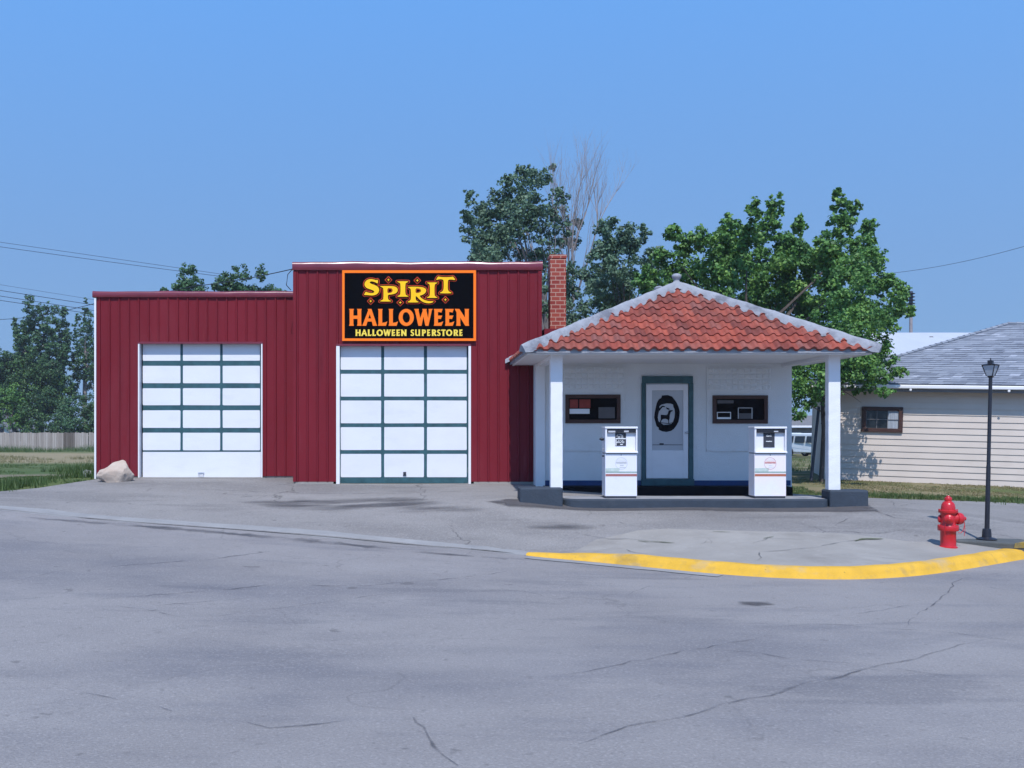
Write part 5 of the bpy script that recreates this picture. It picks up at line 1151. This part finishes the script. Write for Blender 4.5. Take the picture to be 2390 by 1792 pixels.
# ------------------------------------------------------------------ board fence, far house
def fence_run():
    t = thing('board_fence', 'weathered grey board fence across the vacant lot with one dark brown board section', 'fence', (XX(110, 90), 90, zl(XX(110, 90), 90)))
    rf = random.Random(9); x = -62.0; mb = MB()
    while x < -26:
        wd = .19; px = PX0 + x * F / 90; zb = ZZ(1052, 90); ht = ZZ(1009.5, 90) - zb + rf.uniform(-.04, .03); tt = rf.uniform(.3, 1)
        if 148 < px < 172: tt = rf.uniform(0, .08)
        lx = rf.uniform(-.01, .01)
        mb.hexa([(x, 90 + rf.uniform(0, .02), zb - .3), (x + wd, 90, zb - .3), (x + wd, 90.03, zb - .3), (x, 90.03, zb - .3), (x + lx, 90, zb + ht), (x + wd + lx, 90, zb + ht), (x + wd + lx, 90.03, zb + ht), (x + lx, 90.03, zb + ht)], tt); x += wd + (.012 if rf.random() < .93 else .06)
    mb.build('boards', M['fence'], t, tint=True)
    for k in range(14):
        xk = -61.9 + k * 2.75; MB().box(xk, xk + .1, 90.035, 90.14, -.4, ZZ(1008.2, 90)).build('fence_post', M['deadwood'], t)
    for z_ in (1042, 1018): MB().box(-62, -26.2, 90.035, 90.08, ZZ(z_, 90), ZZ(z_ - 2.5, 90)).build('rail', M['deadwood'], t)
fence_run()
hs = thing('house', 'small pale house with a low gable roof beyond the board fence', 'house', (XX(0, 118), 118, -.3)); Yh = 118
gx0, gx1, zpk, zev = XX(-70, Yh), XX(22, Yh), ZZ(962, Yh), ZZ(1004, Yh); gm = (gx0 + gx1) / 2
gx0, gx1, gm = XX(-85, Yh), XX(22, Yh), XX(-28, Yh)
mb = MB(); mb.add([(gx0, Yh, -.4), (gx1, Yh, -.4), (gx1, Yh, zev), (gm, Yh, zpk), (gx0, Yh, zev), (gx0, Yh + 9, -.4), (gx1, Yh + 9, -.4), (gx1, Yh + 9, zev), (gm, Yh + 9, zpk), (gx0, Yh + 9, zev)], [(0,1,2,3,4),(5,9,8,7,6),(1,6,7,2),(0,4,9,5)]); mb.build('wall', M['white'], hs)
mb = MB()
for s_, xe in ((-1, gx0), (1, gx1)):
    dxx = (xe - gm) * 1.16; dz_ = (zev - zpk) * 1.16
    mb.hexa([(gm, Yh - .5, zpk + .02), (gm + dxx, Yh - .5, zpk + dz_ + .02), (gm + dxx, Yh + 9.5, zpk + dz_ + .02), (gm, Yh + 9.5, zpk + .02), (gm, Yh - .5, zpk + .22), (gm + dxx, Yh - .5, zpk + dz_ + .2), (gm + dxx, Yh + 9.5, zpk + dz_ + .2), (gm, Yh + 9.5, zpk + .22)])
mb.build('roof', M['bgrey'], hs)
MB().box(XX(-16, Yh), XX(9, Yh), Yh - .08, Yh - .001, ZZ(1010, Yh), ZZ(996, Yh)).build('window', M['glass'], hs)
MB().box(XX(18, Yh), XX(36, Yh), Yh + 1, Yh + 7, -.4, ZZ(1003, Yh)).build('porch', M['white'], hs)

# ------------------------------------------------------------------ boulder and stone
def rock(name, label, c, rx, ry, rz, m, seed, shape):
    bm = bmesh.new(); bmesh.ops.create_icosphere(bm, subdivisions=4, radius=1); r_ = random.Random(seed); dirs = []
    for k in range(26):
        v = Vector((r_.gauss(0, 1), r_.gauss(0, 1), r_.gauss(0, 1))).normalized(); dirs.append((v, r_.uniform(.62, .92)))
    from mathutils import noise
    for v in bm.verts:
        p = v.co.copy()
        for d, h in dirs:
            k = p.dot(d)
            if k > h: p -= d * (k - h) * .85
        p += p.normalized() * (noise.noise(p * 2.2) * .10 + noise.noise(p * 6) * .035)
        x, z = p.x, p.z; z *= shape(x)
        v.co = Vector((x * rx, p.y * ry, z * rz))
    me = bpy.data.meshes.new(name); bm.to_mesh(me); bm.free()
    o = finish(me, name, m, None, Vector(c), smooth=28); return tag(o, label, 'rock')
bY = 21.05; bz = zl(XX(272, bY), bY)
rock('boulder', 'pale tan boulder with a low left shoulder at the left corner of the red wall', (XX(271, bY), bY, bz + .16), .43, .30, .34, M['rock'], 5, lambda x: .52 + .56 / (1 + math.exp(-9 * (x + .30))))
rock('stone', 'small grey stone in the weeds left of the red building', (XX(203, 22.3), 22.3, zl(XX(203, 22.3), 22.3) + .05), .13, .14, .13, M['greyrock'], 8, lambda x: 1.0)

# ------------------------------------------------------------------ overhead wires
def wire(label, pts, sag, r=.014, n=24):
    r *= .62
    mb = MB(); path = []
    for (a, b) in zip(pts[:-1], pts[1:]):
        a, b = Vector(a), Vector(b)
        for i in range(n + 1): f = i / n; path.append(a.lerp(b, f) - Vector((0, 0, sag * 4 * f * (1 - f))))
    o = mb.tube(path, r, 5).build('overhead_wire', M['wire'], loc=tuple(pts[0]), smooth=60); return tag(o, label, 'wire', 'overhead wires')
wire('dark service cable drooping from the left up to the tall red parapet corner', [P(-130, 750, 46), P(60, 741, 39), P(225, 707, 32), P(450, 668, 26), (RX0 - .02, YR + .35, ZZ(620, YR))], .04, .017)
wire('topmost pair wire above the left trees, higher of the faint pair', [P(-200, 536, 60), P(520, 640, 66)], .0, .02)
wire('topmost pair wire above the left trees, lower of the faint pair', [P(-200, 547, 60), P(540, 648, 66)], .05, .024)
wire('thin wire alone in the sky just above the three dark wires on the left', [P(-120, 645, 60), P(300, 712, 62)], .0, .014)
wire('upper of the three dark parallel wires meeting the left wall edge', [P(-120, 659, 50), P(300, 724, 52)], .0, .022)
wire('middle of the three dark parallel wires meeting the left wall edge', [P(-120, 672, 50), P(300, 737, 52)], .0, .022)
wire('lowest of the three dark parallel wires meeting the left wall edge', [P(-120, 683, 50), P(300, 745, 52)], .0, .022)
wire('short low wire passing among the poplar tops', [P(20, 744, 62), P(300, 776, 62)], .0, .016)
wire('single thin wire rising to the right edge above the garage roof', [P(2050, 640, 55), P(2460, 554, 44)], .25, .016)

# ------------------------------------------------------------------ trees
def quads_mesh(name, cen, nrm, size, tint, m, parent=None, loc=None, aspect=1.0):
    n = len(cen); a = np.cross(nrm, rng.normal(size=(n, 3))); a /= np.linalg.norm(a, axis=1, keepdims=True) + 1e-9; b = np.cross(nrm, a)
    a = a * (size[:, None] * .5); b = b * (size[:, None] * .5 * aspect); bend = nrm * (size[:, None] * .12)
    v = np.stack([cen - a * 1.25, cen - b - bend * .0 + a * .1, cen + a * 1.25, cen + b + a * .1], 1)
    v[:, 1] += bend; v[:, 3] += bend
    base = np.array(wloc(parent) if parent else loc); v = v.reshape(-1, 3) - base
    f = np.arange(n * 4).reshape(n, 4)
    me = bpy.data.meshes.new(name); me.vertices.add(n * 4); me.vertices.foreach_set('co', v.ravel()); me.loops.add(n * 4); me.loops.foreach_set('vertex_index', f.ravel())
    me.polygons.add(n); me.polygons.foreach_set('loop_start', np.arange(0, n * 4, 4)); me.polygons.foreach_set('loop_total', np.full(n, 4)); me.update(calc_edges=True); me.validate()
    at = me.attributes.new('tint', 'FLOAT', 'FACE'); at.data.foreach_set('value', np.clip(tint, 0, 1).astype(np.float32))
    return finish(me, name, m, parent, Vector(base))
def foliage(blobs, per, size, puffs=9, puff_r=(.28, .5), squash=.75, up=.4, dens=6.2):
    """blobs (x,y,z,r[,rz]); each is broken into small leafy puffs spread through its volume"""
    C, N_, S, T, PC = [], [], [], [], []
    for bl in blobs:
        x, y, z, r = bl[:4]; rz = bl[4] if len(bl) > 4 else r; np_ = max(4, int(2.0 * puffs * (1 if r < 1.5 else 1.6)))
        for _ in range(np_):
            d = rng.normal(size=3); d /= np.linalg.norm(d); q = rng.random() ** .4 * .85
            pc_ = np.array([x + d[0] * r * q, y + d[1] * r * q, z + d[2] * rz * q]); pr = min(r, rz * 1.2) * rng.uniform(*puff_r); PC.append((pc_, pr))
            n = max(12, int(dens * per * pr * pr)); dd = rng.normal(size=(n, 3)); dd /= np.linalg.norm(dd, axis=1, keepdims=True); qq = rng.random(n) ** .5
            pos = pc_ + dd * (pr * qq)[:, None] * np.array([1, 1, squash]); nn = dd * .5 + rng.normal(size=(n, 3)) * .55 + np.array([0, -.1, up]); nn /= np.linalg.norm(nn, axis=1, keepdims=True)
            C.append(pos); N_.append(nn); S.append(size * .44 * rng.uniform(.6, 1.35, n)); T.append(np.clip(rng.normal(rng.uniform(.25, .75), .16, n), 0, 1))
    return np.concatenate(C), np.concatenate(N_), np.concatenate(S), np.concatenate(T), PC
def limbs(mb, base, h0, PC, r0, nlimb, rnd, lean=(0, 0), fork=None):
    """tapered trunk, then limbs reaching towards leafy puffs"""
    top = Vector((base[0] + lean[0], base[1] + lean[1], base[2] + h0)); b = Vector(base)
    mid = b.lerp(top, .5) + Vector((rnd.uniform(-.1, .1), rnd.uniform(-.1, .1), 0)); mb.tube([b - Vector((0, 0, .25)), b + Vector((0, 0, .05)), mid, top], [r0 * 1.5, r0 * 1.15, r0 * .9, r0 * .75], 10)
    ks = rnd.sample(range(len(PC)), min(nlimb, len(PC)))
    for k in ks:
        e = b.lerp(Vector(PC[k][0]), .86); s = b.lerp(top, rnd.uniform(.55, 1.0)); d = e - s; m1 = s + d * .35 + Vector((rnd.uniform(-.3, .3), rnd.uniform(-.3, .3), abs(d.length) * .10)); m2 = s + d * .7 + Vector((rnd.uniform(-.2, .2), rnd.uniform(-.2, .2), d.length * .06)); rr = r0 * rnd.uniform(.22, .38)
        mb.tube([s, m1, m2, e], [rr, rr * .7, rr * .42, rr * .15], 6, cap=False)
def tree(name, label, base, blobs, per, size, m, r0=.2, h0=2.5, nlimb=14, seed=1, puffs=9, group=None, bark=None, puff_r=(.28, .5), extra=None, lean=(0, 0), squash=.75):
    t = thing(name, label, 'tree' if 'bush' not in name and 'shrub' not in name else 'bush', base, group); rnd = random.Random(seed)
    c, n, s, tt, PC = foliage(blobs, per, size, puffs, puff_r, squash)
    quads_mesh('crown', c, n, s, tt, m, t); mb = MB(); limbs(mb, base, h0, PC, r0, nlimb, rnd, lean)
    if extra: extra(mb, rnd)
    mb.build('trunk', bark or M['bark'], t, smooth=60); return t, PC
def pb(lst, Y, dy=1.0, seed=0):                            # rough crown lumps, spread in depth
    r_ = random.Random(seed); o = []
    for q in lst:
        px, py, rp_ = q[:3]; y = Y + r_.uniform(-dy, dy) + (q[4] if len(q) > 4 else 0); v = P(px, py, y); o.append((v.x, v.y, v.z, rp_ * y / F, (q[3] if len(q) > 3 and q[3] else rp_) * y / F))
    return o
gb = lambda px, Y: (XX(px, Y), Y, zl(XX(px, Y), Y))
# tree beside the garage corner, hanging over its gutter
tree('garage_tree', 'broad leafy tree at the garage corner with branches hanging over the gutter', gb(1917, 25.8),
     pb([(1960,770,60),(2010,700,50),(2050,740,42),(1990,830,55),(2040,815,45),(2085,700,30),(2080,850,36),(2040,885,36,26),(2010,905,34,20),(1900,840,50),(1880,880,45),(1930,900,45),(1870,930,40),(1990,640,50),(2030,600,40),(1960,700,60),(1900,760,60),(2105,672,20),(2080,760,26),(1868,965,30,25),(2065,915,30,16),(2010,860,50),(1955,860,45),(2100,870,24,14),(1860,900,40),(1880,840,50),(1895,930,34),(1865,860,40),(1930,860,45)], 24.9, 1.2, 2) + pb([(1985,800,42),(1960,850,40),(2020,830,40),(2045,860,30),(1975,890,28,20),(2000,770,42),(2040,800,42),(1990,840,40),(2030,850,38),(1970,800,40),(2060,880,26,20),(2015,885,30,20),(2005,745,40),(2045,760,36),(1975,760,40),(1950,880,34)], 24.75, .35, 8), 230, .14, M['leaf_main'], .055, 2.6, 16, 2, puffs=10, puff_r=(.18, .38))
tree('shade_tree', 'large dense green tree with spiky top behind the tiled roof', gb(1760, 33),
     pb([(1571,545,24),(1600,570,34),(1640,560,36),(1703,525,30),(1690,565,42),(1760,490,24,36),(1811,480,24,40),(1790,530,40,48),(1745,560,42),(1863,525,20,30),(1860,585,42),
         (1957,468,22,36),(1990,495,24,34),(1960,530,40,48),(2030,530,22,32),(2010,572,40),(2045,605,24),(1600,640,60),(1680,640,70),(1780,640,80),(1880,650,80),(1960,640,70),(2030,660,50),(2075,660,28),(2100,690,26),(2110,725,28,22),
         (1540,600,28),(1510,650,40),(1550,690,50),(1650,720,70),(1760,730,80),(1880,740,70),(1980,730,60),(2050,740,45),(1900,800,60),(1720,600,60),(1830,600,60),(1925,590,50)], 33, 2.2, 3), 170, .22, M['leaf_main'], .26, 3.4, 22, 3, puffs=19, puff_r=(.17, .36))
tree('young_tree', 'mid green tree between the bare branches and the large dense tree', gb(1480, 39),
     pb([(1430,545,45),(1470,560,42),(1500,545,26),(1410,590,45),(1455,620,60),(1520,600,40),(1530,650,50),(1475,680,60),(1420,660,50),(1550,700,45),(1400,530,22)], 39, 1.6, 4), 170, .22, M['leaf_blue'], .18, 3, 12, 4, puffs=9, puff_r=(.2, .4))
# hazy half dead tree with bare branches
def bare(mb, rnd):
    def grow_(p, d, L, r, lev):
        n = 4; pts = [p]; q = p
        for i in range(n): d = (d + Vector((rnd.uniform(-.14, .14), rnd.uniform(-.1, .1), .06))).normalized(); q = q + d * (L / n); pts.append(q)
        mb.tube(pts, [r * (1 - .55 * i / n) for i in range(n + 1)], 5, cap=False)
        if lev < 4:
            for k in range(4 if lev else 5):
                i = rnd.randint(1, n); dd = (d + Vector((rnd.uniform(-.5, .5), rnd.uniform(-.4, .4), rnd.uniform(.1, .5)))).normalized(); grow_(pts[i], dd, L * rnd.uniform(.45, .7), r * .42, lev + 1)
    b0 = P(1325, 720, 46)
    for (px, py, L) in ((1360, 450, 6.2), (1415, 470, 6.0), (1335, 420, 5.4), (1295, 440, 5), (1250, 470, 5)):
        e = P(px, py, 46 + rnd.uniform(-1, 1)); d = (e - b0); grow_(b0 + Vector((rnd.uniform(-.3, .3), 0, 0)), d.normalized(), d.length * .74, .055, 0)
tree('half_dead_tree', 'sparse grey green tree with bare twiggy branches on its right side', gb(1280, 46),
     pb([(1215,470,50),(1170,500,55),(1130,520,45),(1110,490,30),(1095,460,22),(1230,430,40),(1260,420,34),(1190,430,30),(1185,420,18),(1150,560,55),(1200,560,60),(1250,530,50),(1290,500,40),(1100,540,36),(1120,580,40),(1290,390,9),(1310,460,30),(1270,600,45),(1160,610,50),(1330,560,30),(1220,400,24),(1090,505,20),(1350,520,16),(1200,520,60),(1160,470,40),(1240,480,50),(1130,600,50),(1230,620,50),(1300,540,36)], 46, 2.0, 5), 85, .25, M['leaf_blue'], .26, 5.0, 44, 5, puffs=11, bark=M['deadwood'], extra=bare, puff_r=(.18, .38))
tree('thin_shrub', 'hazy grey green shrub behind the brick chimney and tiled roof', gb(1360, 43),
     pb([(1350,680,50),(1300,690,40),(1400,700,50),(1340,740,50),(1270,720,40),(1275,660,28),(1440,730,50),(1380,640,40),(1325,630,30)], 43, 1.5, 6), 120, .23, M['leaf_blue'], .10, 1.5, 12, 6, puffs=8, bark=M['deadwood'], puff_r=(.2, .42))
# poplar tops behind the left bay
for k, (nm, lab, px, bl, Y) in enumerate((('poplar_tree', 'rounded poplar top just left of centre above the low red roof', 440, [(440,640,24,34),(430,670,30,26),(455,668,28,30),(415,672,18,16),(470,690,30),(440,700,50),(383,682,14,12),(390,700,24)], 52),
        ('poplar_tree', 'wide poplar crown beside the tall red bay above the low roof', 590, [(560,640,24,30),(525,652,24,24),(540,680,34),(580,680,34),(610,640,18,26),(610,685,34),(640,680,22,18),(655,690,16),(512,672,20),(590,720,50),(503,668,12)], 54))):
    tree(nm, lab, gb(px, Y), pb(bl, Y, .8, 20 + k), 95, .24, M['leaf_pop'], .22, 4, 10, 20 + k, puffs=10, puff_r=(.25, .45))
# left group beyond the fence
pop1 = []
for (x0, y0, x1, y1, w_) in ((68,705,80,850,17),(55,760,62,850,12),(42,775,48,840,12),(90,720,95,850,13),(108,720,110,860,14),(125,725,122,870,15),(148,728,135,880,15),(158,775,140,880,12),(35,750,42,800,8),(160,790,150,850,8)):
    n = 8
    for i in range(n): f = i / (n - 1); pop1.append((x0 + (x1 - x0) * f, y0 + (y1 - y0) * f, w_ * (.55 + .6 * math.sin(math.pi * (.15 + .6 * f))), 20))
tree('poplar_tree', 'tall many topped poplar rising over the dark trees at far left', gb(95, 102), pb(pop1, 102, 1.5, 31), 42, .36, M['leaf_pop'], .3, 9, 22, 31, puffs=6, puff_r=(.35, .6), bark=M['deadwood'])
pop2 = []
for (x0, y0, x1, y1, w_) in ((200,715,196,860,12),(186,745,188,880,12),(212,740,208,880,14),(175,760,182,880,9),(220,790,214,900,16),(170,830,176,930,12),(228,810,224,900,12)):
    n = 8
    for i in range(n): f = i / (n - 1); pop2.append((x0 + (x1 - x0) * f, y0 + (y1 - y0) * f, w_ * (.55 + .6 * math.sin(math.pi * (.15 + .6 * f))), 20))
tree('poplar_tree', 'slender hazy poplar beside the left edge of the red building', gb(200, 104), pb(pop2, 104, 1.5, 32), 40, .36, M['leaf_pop'], .26, 10, 16, 32, puffs=5, puff_r=(.3, .55), bark=M['deadwood'])
tree('dark_tree', 'big dark rounded tree in front of the poplars at far left', gb(90, 97), pb([(85,865,46),(60,895,52),(110,895,52),(125,872,34),(60,850,30),(20,845,30),(30,875,40),(100,940,55),(50,950,50),(140,930,45),(0,850,40),(-20,900,60),(150,900,26),(75,830,16),(-30,850,36)], 97, 2, 33), 44, .33, M['leaf_dark'], .35, 4, 14, 33, puffs=12, puff_r=(.22, .42))
tree('bright_tree', 'bright green small tree beside the small house at far left', gb(35, 95), pb([(20,920,34),(45,955,32),(10,960,30),(60,980,26),(-10,930,40),(30,990,24),(55,1000,20),(-20,970,30)], 95, 1.2, 34), 50, .30, M['leaf_main'], .2, 2, 10, 34, puffs=10, puff_r=(.24, .44))
for k, (lab, px, bl) in enumerate((('low rounded bush behind the middle of the board fence', 105, [(90,985,30),(115,1000,30),(80,1015,24),(130,1010,26),(100,1025,24),(60,1020,20)]),
      ('olive green bush behind the dark fence boards', 160, [(150,960,36),(170,985,34),(155,1010,30),(180,1015,28),(145,985,26),(135,1025,20)]),
      ('dark bush behind the fence next to the red wall', 205, [(200,965,34),(215,990,34),(195,1010,30),(225,970,30),(220,1015,28),(205,940,26),(230,1000,30),(190,1030,20)]))):
    tree('bush', lab, gb(px, 93 + k), pb(bl, 93 + k, 1, 40 + k), 50, .30, [M['leaf_dark'], M['leaf_pop'], M['leaf_dark']][k], .12, 1, 8, 40 + k, puffs=10, puff_r=(.24, .45))

# ------------------------------------------------------------------ grass and weeds
def blades(name, spots, h, wd, dens_fn=None):
    C = []; F_ = []; T = []; k = 0
    for (x, y, hh, tt) in spots:
        z = zl(x, y) - .015
        for _ in range(5):
            a = random.uniform(0, 6.283); ln = hh * random.uniform(.5, 1.2); bx_, by_ = x + random.uniform(-.08, .08), y + random.uniform(-.08, .08); w_ = wd * random.uniform(.6, 1.3); le = random.uniform(.1, .6) * ln; la = random.uniform(0, 6.283)
            dx_, dy_ = math.cos(a) * w_, math.sin(a) * w_
            C += [(bx_ - dx_, by_ - dy_, z), (bx_ + dx_, by_ + dy_, z), (bx_ + math.cos(la) * le, by_ + math.sin(la) * le, z + ln)]; F_.append((k, k+1, k+2)); T.append(min(1, max(0, tt + random.gauss(0, .15)))); k += 3
    me = bpy.data.meshes.new(name); me.from_pydata(C, [], F_); at = me.attributes.new('tint', 'FLOAT', 'FACE'); at.data.foreach_set('value', T)
    return tag(finish(me, name, M['grassblade'], None, Vector((0, 0, 0))), kind='stuff')
from mathutils import noise as mn
spots = []
def scatter(n, xr, yr, h, tt, thr=-.1, sc=.5, keep=None):
    xa, ya = rng.uniform(*xr, n * 5), rng.uniform(*yr, n * 5); ok = keep(xa, ya) if keep else np.ones(n * 5, bool); c = 0
    for x, y in zip(xa[ok], ya[ok]):
        v = mn.noise(Vector((x * sc, y * sc, 3)))
        if v < thr: continue
        spots.append((float(x), float(y), h * random.uniform(.6, 1.3) * (1 + max(0, v)), tt)); c += 1
        if c >= n: break
notlot = lambda x, y: ~inside(lot_poly, x, y)
scatter(900, (-11.5, -6.9), (19.6, 24.5), .04, .3, 0.1, .9, lambda x, y: notlot(x, y) & (x < -7.2))
scatter(1300, (-20, -9.5), (33, 45), .07, .25, .0, .25)
scatter(1500, (-40, -14), (46, 62), .14, .75, 0.0, .3)
scatter(1800, (-50, -27), (78, 89.6), .38, .2, -.1, .2)
scatter(160, (-8.2, -7.3), (21.9, 24), .30, .15, -1)
for (px, py, h_, n_) in ((112,1046,1.1,60),(160-40,1045,.8,40),(36,1136,.22,90),(20,1132,.2,60),(205,1092,.28,60),(85,1125,.14,60),(150,1100,.3,60),(50,1047,.9,40)):
    g0 = G(px, py); 
    for _ in range(n_): spots.append((g0.x + random.gauss(0, .25 * g0.y / 25), g0.y + random.gauss(0, .3), h_ * random.uniform(.4, 1.1), .12))
# strip in front of the garage and the shaded verge beside the station
gl = lambda x, y: notlot(x, y) & ((x - GO.x) * gn.x + (y - GO.y) * gn.y < -.05)
scatter(5200, (7.6, 17.5), (20.8, 27), .028, .8, -.25, .7, gl)
edge = [G(2030, 1158), G(2150, 1162), G(2270, 1168), G(2390, 1172), G(2480, 1174)]
for a_, b_ in zip(edge[:-1], edge[1:]):
    for _ in range(420):
        p = a_.lerp(b_, random.random()); 
        if mn.noise(Vector((p.x * 1.1, 0, 5))) > -.15: spots.append((p.x + random.gauss(0, .1), p.y + random.gauss(.1, .3), random.uniform(.03, .12), random.uniform(.1, .45)))
scatter(900, (7.5, 9.6), (20.6, 24.5), .05, .2, -.3, .8, notlot)
scatter(2200, (9, 26), (30, 66), .22, .35, -.1, .3)
blades('grass', spots, .1, .011)

# ------------------------------------------------------------------ thin summer haze
hz_m = bpy.data.materials.new('haze'); hz_m.use_nodes = True; hn = hz_m.node_tree; hn.nodes.clear()
ho = hn.nodes.new('ShaderNodeOutputMaterial'); hv = hn.nodes.new('ShaderNodeVolumePrincipled'); hn.links.new(hv.outputs[0], ho.inputs['Volume'])
hv.inputs['Color'].default_value = (0.80, 0.88, 1.0, 1); hv.inputs['Density'].default_value = 0.0004; hv.inputs['Anisotropy'].default_value = 0.0
hb_ = MB().box(-2900, 2900, -2900, 2900, -4.0, 24.0).build('haze', hz_m); tag(hb_, kind='stuff')
